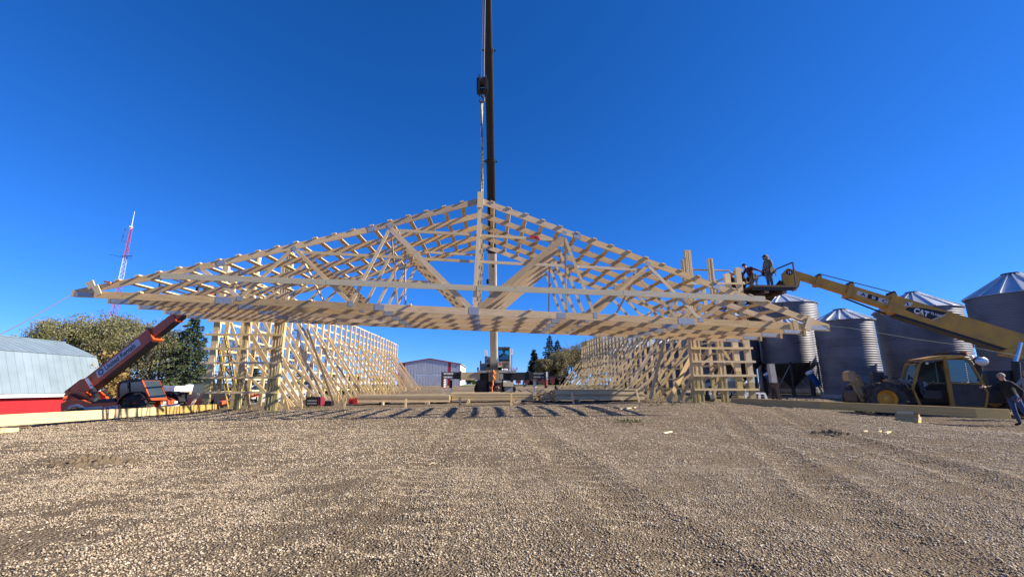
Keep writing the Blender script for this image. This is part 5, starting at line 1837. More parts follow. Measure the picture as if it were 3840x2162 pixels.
# upper works
pb('turntable', 1822, 1376, 1905, 1388, M_DARK, YC + 1.2, 3.0)
pb('counterweight', 1817, 1337, 1845, 1386, M_CREAM, YC + 2.4, 1.4, e=.05)
pb('upright', 1817, 1310, 1827, 1340, M_WHITE, YC + 2.4, .5, e=.04)
pb('winch_housing', 1799, 1364, 1826, 1387, M_GREYCLOTH, YC + 2.0, 1.2)
pb('winch_housing', 1826, 1364, 1845, 1387, M_DARK, YC + 1.9, .8)
pb('hand_rail', 1801, 1361, 1841, 1364, M_CREAM, YC + 1.8, .1)
pb('exhaust', 1800, 1351, 1805, 1366, M_BLACK, YC + 2.0, .15)
pb('exhaust', 1789, 1376, 1795, 1390, M_BLACK, YC + .2, .2)
pb('hatch', 1826, 1349, 1832, 1354, M_BLACK, YC + 2.39, .02)
YB = YC + 1.2
cb = pb('cab', 1868, 1352, 1912, 1386, M_CREAMD, YB, 1.7, e=.05)
pb('cab_side', 1911, 1306, 1917, 1384, M_WHITE, YB - .05, 1.8, e=.02)  # sunlit flank of the cream cab, sunlight painted in as white
pb('cab_roof', 1869, 1300, 1913, 1306, M_DARK, YB - .05, 1.8, e=.02)
for x in (1869, 1908):
    pb('cab_pillar', x, 1306, x + 3, 1353, M_BLACK, YB - .02, .1)
    pb('cab_pillar', x, 1306, x + 3, 1353, M_BLACK, YB + 1.6, .1)
pb('cab_sill', 1870, 1347, 1911, 1353, M_BLACK, YB - .03, .15)
pb('cab_back', 1871, 1330, 1910, 1352, M_BLACK, YB + 1.55, .05)
m_cl, nd_, ln_, b_ = new_mat('clear_glass')
b_.inputs['Base Color'].default_value = (0.55, 0.85, 0.9, 1)
b_.inputs['Roughness'].default_value = 0.02
tr_ = nd_.new('ShaderNodeBsdfTransparent')
tr_.inputs['Color'].default_value = (0.55, 0.86, 0.88, 1)
gl_ = nd_.new('ShaderNodeBsdfGlossy')
gl_.inputs['Roughness'].default_value = 0.03
mx_ = nd_.new('ShaderNodeMixShader')
mx_.inputs[0].default_value = 0.10
ln_.new(tr_.outputs[0], mx_.inputs[1])
ln_.new(gl_.outputs[0], mx_.inputs[2])
ln_.new(mx_.outputs[0], nd_['Material Output'].inputs['Surface'])
pb('windscreen', 1872, 1306, 1909, 1347, m_cl, YB + .0, .012)
pb('rear_window', 1872, 1306, 1909, 1332, m_cl, YB + 1.58, .012)
for y0, y1 in ((1308, 1317), (1320, 1329)):
    pb('mirror', 1917, y0, 1924, y1, M_WHITE, YB - .2, .1, e=.03)
build('hand_rail', MB().path([atY(1917, 1308, YB - .1), atY(1919, 1330, YB - .1), atY(1919, 1376, YB - .1), atY(1914, 1384, YB - .1)], .025, 5), M_DARK, crane, True)
build('radio_aerial', MB().tube(atY(1895, 1302, YB + .5), atY(1890, 1296, YB + .5), .015, n=4).tube(atY(1871, 1306, YB), atY(1870, 1299, YB), .05, n=6), M_BLACK, crane, True)
lettering('maker_lettering', 'TEREX', .17, M_DARK, crane, frame_of(atY(1883, 1367, YB) + Vector((0, -.012, 0)), (1, 0, 0), (0, 0, 1)), bold=.004, widen=.92)
a = atY(1876, 1364, YB - .01)
build('maker_emblem', MB().lathe([(.001, 0), (.085, 0)], 14, 0, tuple(a), 'y'), M_REDS, crane, True)
build('maker_emblem', MB().prism([atY(1886, 1369, YB - .01), atY(1898, 1369, YB - .01), atY(1892, 1375, YB - .01)], (0, .005, 0)), M_DARK, crane, True)
for px in (1884, 1893, 1900):
    a = atY(px, 1387, YC)
    build('work_lamp', MB().ball(a + Vector((0, .2, .05)), .08, 8), M_WHITE, crane, True)
pm = MB()
a = atY(1928, 1388, YC)
for i in range(9):
    pm.bar(a + Vector((i * .05 - .2, .2, 0)), a + Vector((i * .06 - .25 + random.uniform(-.2, .2), .2, random.uniform(.1, .25))), .04, .03)
build('red_chain_heap', pm, M_REDS, crane, True)
build('rope_coil', MB().path([atY(x, y, YC + .35) for x, y in ((1966, 1424), (1962, 1436), (1966, 1448), (1971, 1446), (1972, 1432), (1968, 1424))], .06, 6), M_ROPE, crane, True)
# boom
B0 = atY(1853, 1378, YC + 2.0)
U = atY(1830, 0, 18.2)
bd = (U - B0).normalized()
TIP = B0 + bd * ((U - B0).length + 4.5)


def boom_at(py):
    lo, hi = 0.0, (TIP - B0).length
    for _ in range(50):
        m = (lo + hi) / 2
        lo, hi = (m, hi) if px_of(B0 + bd * m)[1] > py else (lo, m)
    return B0 + bd * lo


bs = Vector((1, 0, 0))
bn = bd.cross(bs).normalized()


def boom_sec(p, q, w, h, mat, lab=None):
    """rounded box section"""
    pr = []
    for i in range(12):
        g = 2 * PI * (i + .5) / 12
        cx, cy = math.cos(g), math.sin(g)
        pr.append((math.copysign(abs(cx) ** .45, cx) * w / 2, math.copysign(abs(cy) ** .45, cy) * h / 2))
    mb = MB()
    mb.prism([p + bs * x + bn * y for x, y in pr], q - p)
    return build('boom_section', mb, mat, crane, True, label=lab)


s1, s2, s3 = boom_at(938), boom_at(606), boom_at(190)
boom_sec(B0, s1, .55, .62, M_CREAM, 'cream base section of the boom')
boom_sec(s1 - bd * .4, s2, .52, .56, M_BOOMBLK)
boom_sec(s2 - bd * .4, s3, .455, .49, M_BOOMBLK)
boom_sec(s3 - bd * .4, TIP, .385, .42, M_BOOMBLK)
for p, w in ((s1, .60), (s2, .58), (s3, .52)):
    boom_sec(p - bd * .10, p + bd * .10, w, w + .05, M_BLACK).name = 'boom_collar'
    build('collar_pin', MB().tube(p - bs * (w / 2 + .1), p + bs * (w / 2 + .1), .05, n=6), M_BLACK, crane, True)
build('base_bracket', MB().box(atY(1846, 1276, YC + 1), atY(1838, 1272, YC + 1.2)), M_CREAM, crane, True)
p = boom_at(1056)
build('boom_lamp', MB().box(p + Vector((-.42, -.15, -.15)), p + Vector((-.24, .1, .15))), M_BLACK, crane, True)
p = boom_at(1000)
build('boom_lamp', MB().box(p + Vector((-.02, -.42, -.12)), p + Vector((.10, -.30, .12))), M_BLACK, crane, True)
build('boom_tip', MB().bar(TIP - bd * .3, TIP + bd * .6, .5, .6, bn).tube(TIP + bd * .4 + Vector((-.3, -.6, 0)), TIP + bd * .4 + Vector((.3, -.6, 0)), .3, n=16), M_BLACK, crane, True)
# hook block, hanging over the middle of the roof section
YH = 15.35
hk0, hk1 = atY(1809, 287, YH), atY(1809, 350, YH)
hz = thing('hook_block', 'black crane hook block hanging on wire ropes beside the dark boom', 'hook block', tuple(hk1))
kx = (atY(1830, 320, YH).x - atY(1791, 320, YH).x) / 2
cz, hh_ = (hk0.z + hk1.z) / 2, (hk0.z - hk1.z) / 2
c = Vector(((hk0.x + hk1.x) / 2, YH, cz))
for s in (-1, 1):
    build('cheek_plate', MB().prism([c + Vector((s * kx * .62 - .03, -.22, -hh_)), c + Vector((s * kx * .62 - .03, .22, -hh_)), c + Vector((s * kx * .62 - .03, .26, hh_ * .4)), c + Vector((s * kx * .62 - .03, .12, hh_)), c + Vector((s * kx * .62 - .03, -.12, hh_)), c + Vector((s * kx * .62 - .03, -.26, hh_ * .4))], (.06, 0, 0)), M_BLACK, hz, True)
    build('side_weight', MB().box(c + Vector((s * kx * .83 - .05, -.2, -hh_ * .8)), c + Vector((s * kx * .83 + .05, .2, hh_ * .45))), M_BLACK, hz, True)
build('sheave', MB().tube(c + Vector((-kx * .5, 0, hh_ * .3)), c + Vector((kx * .5, 0, hh_ * .3)), .2, n=18), M_DARK, hz, True)
build('crosshead', MB().box(c + Vector((-kx * .8, -.12, -hh_ * .95)), c + Vector((kx * .8, .12, -hh_ * .6))), M_BLACK, hz, True)
hc = atY(1807, 372, YH)
build('hook', MB().path([Vector((c.x - .02, YH, c.z - hh_)), Vector((c.x - .02, YH, c.z - hh_ - .12)), hc + Vector((.08, 0, .05)), hc + Vector((.085, 0, -.10)), hc + Vector((0, 0, -.17)), hc + Vector((-.08, 0, -.10)), hc + Vector((-.075, 0, .0))], [.05, .05, .045, .045, .05, .04, .02], 8), M_DARK, hz, True)
tipc = TIP + bd * .4 + Vector((0, -.6, 0))
for i, px in enumerate((1804.5, 1815)):
    a = atY(px, 288, YH)
    build('wire_rope', MB().tube(Vector((a.x, YH, a.z - .1)), Vector((a.x + (.02 if i == 0 else .0), YH - .02, tipc.z)), .016, n=5), M_ROPE if i else M_DARK, hz, True)
sl = MB()
pa, pb2 = hc + Vector((0, 0, -.13)), TM @ k3(.36, 4.62, 2 * SP + .02)
ns = 40
for s_ in (0, .035):
    prev = None
    for i in range(ns + 1):
        t = i / ns
        p = pa.lerp(pb2, t) + Vector((s_ - .017, 0, 0))
        g = t * PI * 1.3 + s_ * 20
        w = Vector((math.cos(g), math.sin(g), 0)) * .045
        cur = (p - w, p + w)
        if prev:
            sl.poly([prev[0], prev[1], cur[1], cur[0]])
            sl.poly([Vector(v) + Vector((.004, .004, 0)) for v in (prev[1], prev[0], cur[0], cur[1])])
        prev = cur
slo = build('lifting_sling', sl, M_SLING)
set_props(slo, 'pale twisted webbing sling between the crane hook and the roof peak', 'sling', None, 'thing')

# guide ropes
tl = TM @ k3(-13.85, .1, -.05)
g0 = atY(-160, 1335, 9.0)
rp = build('guide_rope', MB().path([tl, tl.lerp(g0, .5) - Vector((0, 0, .06)), g0], .011, 5), paint('brown_rope', (.17, .14, .115), .9))
set_props(rp, 'grey guide rope running from the truss tail over the red barn', 'rope', 'guide ropes tied to the truss tails', 'thing')
tr0 = TM @ k3(13.6, .2, .0)
rp = build('guide_rope', MB().path([tr0, atY(3180, 1228, 13.0), atY(3440, 1272, 13.2), atY(3590, 1292, 13.4), atY(3838, 1336, 13.9)], .005, 5), paint('green_twine', (0.10, 0.15, 0.12), 0.8))
set_props(rp, 'thin green guide rope crossing in front of the grain bins', 'rope', 'guide ropes tied to the truss tails', 'thing')

# ================================================================== lumber piles, stakes, beams and offcuts
def lumber_pile(label, px0, px1, ptop, pbot, Y, depth, layers, per, group='lumber piles between the walls', jag=.06, axis='x', bw=None):
    a, b = atY(px0, pbot, Y), atY(px1, ptop, Y)
    x0, x1 = a.x, b.x
    g = max(gz(x0, Y), gz(x1, Y))
    z0 = max(a.z, g + .06)
    z1 = b.z
    t = thing('lumber_pile', label, 'lumber pile', ((x0 + x1) / 2, Y + depth / 2, g), group=group)
    h = (z1 - z0) / layers
    w = depth / per
    for i in range(layers):
        off = random.uniform(-jag, jag)
        for k in range(per):
            yy = Y + w * (k + .5) + random.uniform(-.012, .012)
            zz = z0 + h * (i + .5)
            build('board', MB().bar((x0 + off + random.uniform(-jag, jag), yy, zz), (x1 + off * .5 + random.uniform(-jag, jag), yy, zz + random.uniform(-.003, .003)), w * .95, h * .86), W_STACK, t, True)
    nb = max(2, int((x1 - x0) / 1.8))
    for i in range(nb):
        xx = x0 + (x1 - x0) * (i + .5) / nb + random.uniform(-.2, .2)
        build('bearer', MB().bar((xx, Y - .15, (gz(xx, Y) + z0) / 2), (xx, Y + depth + .1, (gz(xx, Y) + z0) / 2 + .0), .09, max(.05, z0 - gz(xx, Y)) * .98), W_PALE, t, True)
    return t


lumber_pile('long lumber pile behind the red fuel cans', 1338, 1686, 1479, 1507, 23.4, 1.2, 9, 4)
lumber_pile('long lumber pile in front of the crane wheels', 1693, 1996, 1471, 1504, 23.8, 1.2, 9, 4)
lumber_pile('low lumber pile in the gap right of the crane', 1985, 2052, 1474, 1498, 25.2, 1.0, 7, 3)
lumber_pile('short ragged lumber pile with jutting board ends', 2040, 2076, 1459, 1500, 23.2, 1.3, 10, 5, jag=.20)
lumber_pile('tallest lumber pile, striped with shadow under the bin-side braces', 2086, 2415, 1458, 1503, 22.3, 1.3, 9, 4)
p = atY(2085, 1459, 22.6)
cn = thing('spray_can', 'small dark red can standing on the tallest lumber pile', 'can', (p.x, 22.7, p.z))
build('can_body', MB().tube((p.x, 22.7, p.z), (p.x, 22.7, p.z + .16), .055, n=10).tube((p.x + .06, 22.72, p.z), (p.x + .1, 22.72, p.z + .05), .05, n=8), M_RUST, cn, True)
build('can_cap', MB().tube((p.x, 22.7, p.z + .16), (p.x, 22.7, p.z + .21), .035, n=8), M_REDS, cn, True)

SG = 'marking stakes in the gravel'
for (xb, yb_, xt, yt_, lab) in ((1285, 1535, 1297, 1489, 'leaning stake just right of the red generator'), (1520, 1527, 1522, 1494, 'short stake in front of the middle of the first lumber pile'), (1724, 1528, 1725, 1491, 'stake in front of the crane, with a wood block beside it'),
                               (1918, 1520, 1917, 1470, 'taller stake right of the crane wheels, against lumber'), (2154, 1516, 2145, 1472, 'pale stake before the tallest lumber pile'), (2403, 1516, 2385, 1457, 'leaning pale stake at the end of the tallest lumber pile')):
    b = on_ground(xb, yb_)
    tp = atY(xt, yt_, b.y + .05)
    o = build('stake', MB().bar(b - Vector((0, 0, .25)) - (tp - b) * .1, tp, .085, .04, (0, 1, 0)), W_PALE if xb > 2000 else W_BRACE)
    set_props(o, lab, 'stake', SG, 'thing')
BG = 'offcut blocks on the gravel'
for px, py, w, h, d, ang, lab in ((1430, 1512, .22, .09, .3, .1, 'small wood block under the first lumber pile, left of its stake'), (1601, 1514, .22, .08, .3, 0, 'small wood block under the far end of the first lumber pile'),
                                  (1754, 1516, .10, .24, .35, .5, 'upright wood block beside the stake before the crane'), (1942, 1509, .36, .10, .3, -.3, 'tilted wood block behind the taller stake')):
    p = on_ground(px, py)
    T = Matrix.Translation(p + Vector((0, .1, h / 2 - .01))) @ Matrix.Rotation(ang, 4, 'Y')
    o = build('wood_block', MB().box((-w / 2, -d / 2, -h / 2), (w / 2, d / 2, h / 2)).xf(T), W_PALE)
    set_props(o, lab, 'wood block', BG, 'thing')
OG = 'loose board offcuts on the gravel'
for x0, y0, x1, y1, w, lab in ((2324, 1536, 2382, 1529, .10, 'bright board offcut lying in front of the tallest lumber pile'), (2488, 1628, 2518, 1622, .05, 'thin splinter of wood on the mid gravel'),
                               (3238, 1620, 3252, 1618, .04, 'pale wood chip beside the dark earth clump'), (3322, 1628, 3338, 1622, .05, 'largest pale wood chip below the block pile'), (3296, 1622, 3304, 1618, .04, 'smallest wood chip below the block pile'), (1606, 1742, 1625, 1736, .012, 'forked twig scrap on the central gravel')):
    p, q = on_ground(x0, y0), on_ground(x1, y1)
    up_ = Vector((0, 0, .03))
    o = build('board_offcut', MB().bar(p + up_ * min(1, w * 20), q + up_ * min(1, w * 20), w, min(.04, w * .5)), W_PALE)
    set_props(o, lab, 'offcut', OG, 'thing')

# left beam
lb0, lb1 = on_ground(-70, 1618), on_ground(824, 1541)
H_B = .265
lbm = thing('laminated_beam', 'long bright yellow laminated beam lying before the barn and orange telehandler', 'beam', tuple((lb0 + lb1) / 2))
dl = (lb1 - lb0).normalized()
sd = Vector((-dl.y, dl.x, 0)).normalized()
for k in range(3):
    z0, z1 = lb0.z + .09 + H_B / 2, lb1.z + .03 + H_B / 2
    o_ = sd * (.05 + k * .042)
    a, b = Vector((lb0.x, lb0.y, z0)) + o_, Vector((lb1.x, lb1.y, z1)) + o_
    js = (.60,) if k == 0 else (.4,) if k == 1 else (.5,)
    u = a
    for j in js + (1,):
        v = a.lerp(b, j)
        build('ply', MB().bar(u, v - dl * .004, .040, H_B - random.uniform(0, .004)), W_BEAM2 if (k == 0 and u is a) else W_BEAM, lbm, True)  # front ply: sunlit stretch in yellow, truss-shaded stretch painted in browner wood
        u = v
p = on_ground(8, 1620)
o = build('wood_block', MB().bar(p + dl * -.25 + Vector((0, .05, .045)), p + dl * .12 + Vector((0, .05, .045)), .35, .085), W_BEAM2)
set_props(o, 'wood block propping the near end of the bright yellow beam', 'wood block', None, 'thing')
p = on_ground(78, 1605)
o = build('wood_chip', MB().bar(p + Vector((-.12, 0, .02)), p + Vector((.15, .05, .03)), .08, .035), W_OLD)
set_props(o, 'small dark wood scrap below the bright yellow beam', 'offcut', None, 'thing')
# right beam
blk_p = on_ground(3428, 1584)
far = atY(2742, 1507, 18.35)
far.z = gz(far.x, far.y) + .02
dv = Vector((blk_p.x - far.x, blk_p.y + .12 - far.y, 0)).normalized()
nv = Vector((dv.y, -dv.x, 0))
near = onplane(3783, 1552, far, nv)
rb = thing('laminated_beam', 'long treated laminated beam on blocks in front of the yellow telehandler', 'beam', tuple((far + near) / 2))
for k in range(3):
    o_ = nv * (-.042 * k) * (-1 if nv.y > 0 else 1)
    off_ = nv * (.042 * k) if nv.y > 0 else -nv * (.042 * k)
    a, b = Vector((far.x, far.y, far.z + H_B / 2 - .03)) + off_, Vector((near.x, near.y, near.z)) + off_
    j = (.42, .62, .30)[k]
    m_ = a.lerp(b, j)
    build('ply', MB().bar(a, m_ - dv * .004, .040, H_B), W_BEAM, rb, True)
    build('ply', MB().bar(m_, b - dv * (.0 if k else .0), .040, H_B - .004), W_BEAM, rb, True)
pm_ = MB()
ba = near - dv * .55
build('splice_plate', MB().bar(near - dv * .62 - nv * (.024 if nv.y > 0 else -.024), near + dv * .03 - nv * (.024 if nv.y > 0 else -.024), .012, H_B * .98), W_BEAM2, rb, True)
BP = 'blocks stacked under the treated beam'
for i, (s0, s1, zz, d_, mt) in enumerate(((-.42, .40, .045, .0, W_BEAM2), (-.30, .46, .13, .04, W_STACK), (-.34, .36, .215, -.03, W_BEAM), (-.24, .30, .30, .0, W_STACK))):
    c = Vector((blk_p.x, blk_p.y + .22, gz(blk_p.x, blk_p.y) + zz))
    top_ok = far.lerp(near, .68).z
    o = build('wood_block', MB().bar(c + dv * s0 * .75 + Vector((0, d_, 0)), c + dv * s1 * .75 + Vector((0, d_, 0)), .3, .08), mt)
    set_props(o, ('lowest block of the stack under the treated beam', 'second block up in the stack under the treated beam', 'third block up in the stack under the treated beam', 'topmost thin block touching the treated beam')[i], 'wood block', BP, 'thing')

# clumps of dug earth
def clump(label, px, py, w, d, h, seed, n=46, mat=M_DIRT):
    """turned-over earth: a rough little mound with crumbs round it"""
    rs = np.random.RandomState(seed)
    c = on_ground(px, py)
    nx, ny = 64, 40
    u, v = np.meshgrid(np.linspace(-1, 1, nx), np.linspace(-1, 1, ny))
    X, Y = c.x + u * w / 2, c.y + v * d / 2
    fal = np.clip(1 - (u ** 2 + v ** 2), 0, 1) ** .7
    big = np.abs(lump(X, Y, seed + 1, w * .35)) + .8 * np.abs(lump(X, Y, seed + 2, w * .15)) + .5 * np.abs(lump(X, Y, seed + 3, w * .07))
    Z = detail_z(X, Y) - .012 + fal * h * (big * .9 + .15 + .10 * rs.rand(ny, nx) * fal)
    mb = MB()
    mb.v = [Vector((float(X[j, i]), float(Y[j, i]), float(Z[j, i]))) for j in range(ny) for i in range(nx)]
    mb.quad_faces(0, [[j * nx + i, j * nx + i + 1, (j + 1) * nx + i + 1, (j + 1) * nx + i] for j in range(ny - 1) for i in range(nx - 1)])
    for i in range(n):
        a, rr = rs.rand() * 2 * PI, .2 + 1.0 * rs.rand() ** .8
        x, y = c.x + math.cos(a) * rr * w / 2, c.y + math.sin(a) * rr * d / 2
        s = h * (.06 + .26 * rs.rand() ** 3)
        b0_ = len(mb.v)
        mb.ball((x, y, float(detail_z(x, y)) + s * .4 + h * .55 * max(0, 1 - rr)), s, 6, sx=.8 + rs.rand() * .7, sy=.8 + rs.rand() * .6, sz=.6 + rs.rand() * .4)
        for j in range(b0_, len(mb.v)):
            mb.v[j] = mb.v[j] + Vector(rs.randn(3)) * s * .12
    o = build('dirt', mb, mat, kind='stuff')
    o['label'] = label
    return o


clump('broken clod of brown earth on the gravel', 365, 1735, 1.15, .65, .11, 91, 220)
clump('dark clump of earth before the right beam', 3112, 1627, .85, .45, .10, 92, 120)
clump('dark soil patch with tufts', 2400, 1590, 1.6, .7, .05, 93, 40)
clump('flat dark soil patch', 880, 1660, 2.0, .6, .035, 94, 40)
clump('soil heap at the wall toe', 1160, 1520, 3.2, .8, .11, 95, 70)
clump('soil heap at the wall toe', 860, 1545, 3.4, .8, .10, 96, 70)
clump('soil heap at the bin side wall toe', 2480, 1512, 3.0, .8, .10, 97, 60)
clump('soil bank in front of the grain bins', 3000, 1503, 7.0, 1.2, .20, 98, 110)

def weeds(label, px, py, n, w, seed):
    rs = np.random.RandomState(seed)
    c = on_ground(px, py)
    mb = MB()
    for i in range(n):
        x, y = c.x + rs.randn() * w, c.y + rs.randn() * w * .5
        z = float(detail_z(x, y)) - .005
        a, L = rs.rand() * 2 * PI, .04 + .09 * rs.rand()
        d = Vector((math.cos(a), math.sin(a), 0))
        t = Vector((-d.y, d.x, 0)) * .005
        p = Vector((x, y, z))
        mb.poly([p - t, p + t, p + d * L * .35 + Vector((0, 0, L * .7)) + t * .6, p + d * L * .9 + Vector((0, 0, L))])
    o = build('weeds', mb, M_WEED, kind='stuff')
    o['label'] = label


M_WEED = paint('dry_weeds', (0.15, 0.155, 0.05), 0.8, 0, 0.4, 20, dirt=(0.26, 0.2, 0.09))
weeds('sparse weeds by the dark soil patch', 2365, 1582, 130, .22, 201)
weeds('few dry weeds at the wall toe', 1190, 1528, 90, .5, 202)
weeds('few dry weeds near the lumber piles', 2490, 1520, 110, .6, 203)

# ================================================================== cans, generator, ladder, trailer, trucks
FG = 'red fuel cans by the lumber'
for px, lab in ((1317, 'red fuel can nearer the stakes, end of the lumber pile'), (1333, 'red fuel can touching the end of the lumber pile')):
    p = on_ground(px, 1513)
    t = thing('fuel_can', lab, 'fuel can', tuple(p), group=FG)
    build('can_body', rbox((p.x - .13, p.y - .1, p.z), (p.x + .13, p.y + .1, p.z + .27), .04), M_REDS, t, True)
    build('handle', MB().path([p + Vector((-.08, 0, .26)), p + Vector((-.05, 0, .33)), p + Vector((.06, 0, .33)), p + Vector((.09, 0, .26))], .02, 6), M_REDS, t, True)
    build('spout', MB().tube(p + Vector((.09, 0, .26)), p + Vector((.17, 0, .36)), .025, n=8), M_LADDER, t, True)
p = on_ground(1178, 1526)
t = thing('generator', 'red and black portable generator among the brace stakes', 'generator', tuple(p))
build('housing', rbox((p.x - .42, p.y, p.z + .05), (p.x + .18, p.y + .5, p.z + .5), .06), M_BLACK, t, True)
build('end_cover', rbox((p.x + .18, p.y - .02, p.z + .04), (p.x + .30, p.y + .52, p.z + .50), .08), M_TRIM, t, True)
build('vent', MB().box((p.x - .36, p.y - .012, p.z + .15), (p.x + .1, p.y - .002, p.z + .22)).box((p.x - .36, p.y - .012, p.z + .28), (p.x + .1, p.y - .002, p.z + .35)), M_GREY, t, True)
p2 = on_ground(1225, 1522)
t = thing('tool_case', 'low black tool case behind the brace stakes', 'tool case', tuple(p2))
build('case_body', rbox((p2.x - .25, p2.y, p2.z), (p2.x + .22, p2.y + .4, p2.z + .26), .03), M_BLACK, t, True)
build('case_handle', MB().path([p2 + Vector((-.1, .2, .26)), p2 + Vector((-.08, .2, .31)), p2 + Vector((.08, .2, .31)), p2 + Vector((.1, .2, .26))], .012, 5), M_GREY, t, True)
# yellow extension ladder leaning in the end return
lad = thing('ladder', 'yellow fibreglass extension ladder leaning inside the barn-side wall frame', 'ladder', tuple(atY(860, 1538, 19.9)))
for (bx, by, tx, ty, dy, nm) in ((858, 1538, 808, 1256, 0.0, 'lower'), (860, 1480, 814, 1246, .07, 'upper')):
    A, B = atY(bx, by, 20.1 - dy), atY(tx, ty, 19.6 - dy)
    off = Vector((.30, .14, .02))
    build('rail', MB().bar(A, B, .028, .085, (0, 1, 0)), M_LADDER, lad, True)
    build('rail', MB().bar(A + off, B + off, .028, .085, (0, 1, 0)), M_LADDER, lad, True)
    n_ = 12
    for i in range(n_):
        q = A.lerp(B, (i + .6) / n_)
        build('rung', MB().tube(q, q + off, .02, n=6), M_ALU, lad, True)
p = atY(779, 1526, 20.2)
t = thing('scoop', 'bright green plastic scoop standing beside the wall corner post', 'scoop', tuple(p))
build('scoop_bowl', MB().ball(p + Vector((0, 0, .18)), .10, 10, sx=.8, sy=.5, sz=1.5).tube(p + Vector((0, 0, -.15)), p + Vector((0, 0, .1)), .05, n=8), M_HIVIS, t, True)
for i, px in enumerate((2550, 2582)):
    p = on_ground(px, 1500)
    t = thing('glove', ('lime work glove lying nearer the tall ply post', 'lime work glove lying by the wide raking brace')[1 - i], 'glove', tuple(p), group='lime gloves at the bin-side wall toe')
    mb = MB().ball(p + Vector((0, 0, .05)), .09, 8, sx=1.3, sz=.5)
    build('palm', mb, M_HIVIS, t, True)
    fm = MB()
    for k in range(5):
        a = -.5 + k * .25
        fm.tube(p + Vector((.08, (k - 2) * .03, .05)), p + Vector((.08 + .1 * math.cos(a), (k - 2) * .03 + .09 * math.sin(a), .03)), .017, .013, 6)
    build('fingers', fm, M_HIVIS, t, True)


def gnd(px, Y):
    p = atY(px, 1500, Y)
    return Vector((p.x, Y, gz(p.x, Y)))


# enclosed white trailer with a plywood sheet leaning on it
p = gnd(716, 33)
t = thing('cargo_trailer', 'white enclosed cargo trailer behind the wall corner, roof vent on top', 'trailer', tuple(p), R(52))
build('body', rbox((-1.1, 0, .45), (1.3, 4.2, 2.05), .08), M_WHITE, t)
build('roof_vent', MB().ball((.1, 1, 2.05), .3, 10, sz=.4), M_WHITE, t)
for s in (-1.0, 1.1):
    build('wheel', MB().tube((s, 2.2, .32), (s + .2, 2.2, .32), .34, n=16), M_RUBBER, t)
build('bumper', MB().box((-1.1, -.12, .38), (1.3, -.005, .5)), M_DARK, t)
q = gnd(708, 31.6)
Tq = Matrix.Translation(q) @ Matrix.Rotation(R(52), 4, 'Z')
o = build('plywood_sheet', MB().prism([Vector((-.38, 0, .1)), Vector((.38, 0, .1)), Vector((.38, .35, 1.45)), Vector((-.38, .35, 1.45))], (0, .02, 0)).xf(Tq), PLY)
set_props(o, 'orange-brown plywood sheet leaning against the white trailer', 'plywood', None, 'thing')


def pickup(label, p, rz, body, crew=True, group='pickup trucks behind the wall frames', cap=False):
    T = Matrix.Translation(p) @ Matrix.Rotation(rz, 4, 'Z')
    t = thing('pickup_truck', label, 'pickup truck', M=T, group=group)
    w = .98
    pr = [(-2.75, .55), (-2.78, 1.12), (-.75, 1.15), (-.6, 1.2), (1.25, 1.22), (2.5, 1.08), (2.72, .95), (2.75, .5), (2.35, .45), (2.2, .75), (1.95, .9), (1.55, .9), (1.3, .75), (1.2, .42), (-1.2, .42), (-1.35, .75), (-1.6, .9), (-2.0, .9), (-2.25, .75), (-2.35, .45)]
    build('body', MB().prism([(x, -w, z) for x, z in pr], (0, 2 * w, 0)), body, t)
    cabp = [(-.95, 1.18), (-.85, 1.78), (.25, 1.83), (1.1, 1.22)] if crew else [(-.3, 1.18), (-.2, 1.75), (.4, 1.8), (1.1, 1.22)]
    build('cab', MB().prism([(x, -w * .84, z) for x, z in cabp], (0, 2 * w * .84, 0)), body, t)
    win = [(-.82, 1.26), (-.76, 1.70), (.2, 1.74), (.88, 1.26)]
    for s in (-1, 1):
        build('side_window', MB().prism([(x, s * (w * .84 + .004), z) for x, z in win], (0, s * .006, 0)), M_GLASS, t)
        build('mirror', MB().box((.85, s * (w + .02) - .1, 1.25), (.98, s * (w + .02) + .12, 1.5)), M_BLACK if body is M_NAVY else body, t)
        build('headlight', MB().box((2.66, s * .72 - .16, .86), (2.76, s * .72 + .16, 1.0)), M_LAMP, t)
    build('windscreen', MB().prism([(.33, -.75, 1.80), (1.06, -.78, 1.28), (1.06, .78, 1.28), (.33, .75, 1.80)], (.02, 0, .02)), M_GLASS, t)
    build('grille', MB().box((2.72, -.55, .62), (2.78, .55, .98)), M_BLACK, t)
    build('bumper', MB().box((2.7, -.95, .42), (2.88, .95, .62)), M_CHROME, t)
    for x in (1.75, -1.8):
        for y in (-.82, .82):
            wheel(t, (x, y, .38), .38, .26, M_ALU, -1 if y < 0 else 1, .58, lugs=12)
    if cap:
        build('canopy', MB().prism([(x, -w * .9, z) for x, z in ((-2.75, 1.15), (-2.65, 1.75), (-1.0, 1.8), (-.98, 1.15))], (0, 1.8 * w, 0)), body, t)
    return t


pickup('dark navy pickup parked behind the barn-side wall corner', gnd(800, 29.5), R(-25), M_NAVY)
pickup('white pickup behind the many-ply post and orange machine arm', gnd(985, 33), R(200), M_CARWHITE)
pickup('white pickup half hidden by the raking braces', gnd(1130, 36), R(185), M_CARWHITE, cap=True)
pickup('dark pickup far behind the barn-side braces', gnd(1235, 48), R(170), M_NAVY)
pickup('black pickup glimpsed between the end studs near the bins', gnd(2700, 33), R(200), M_NAVY)
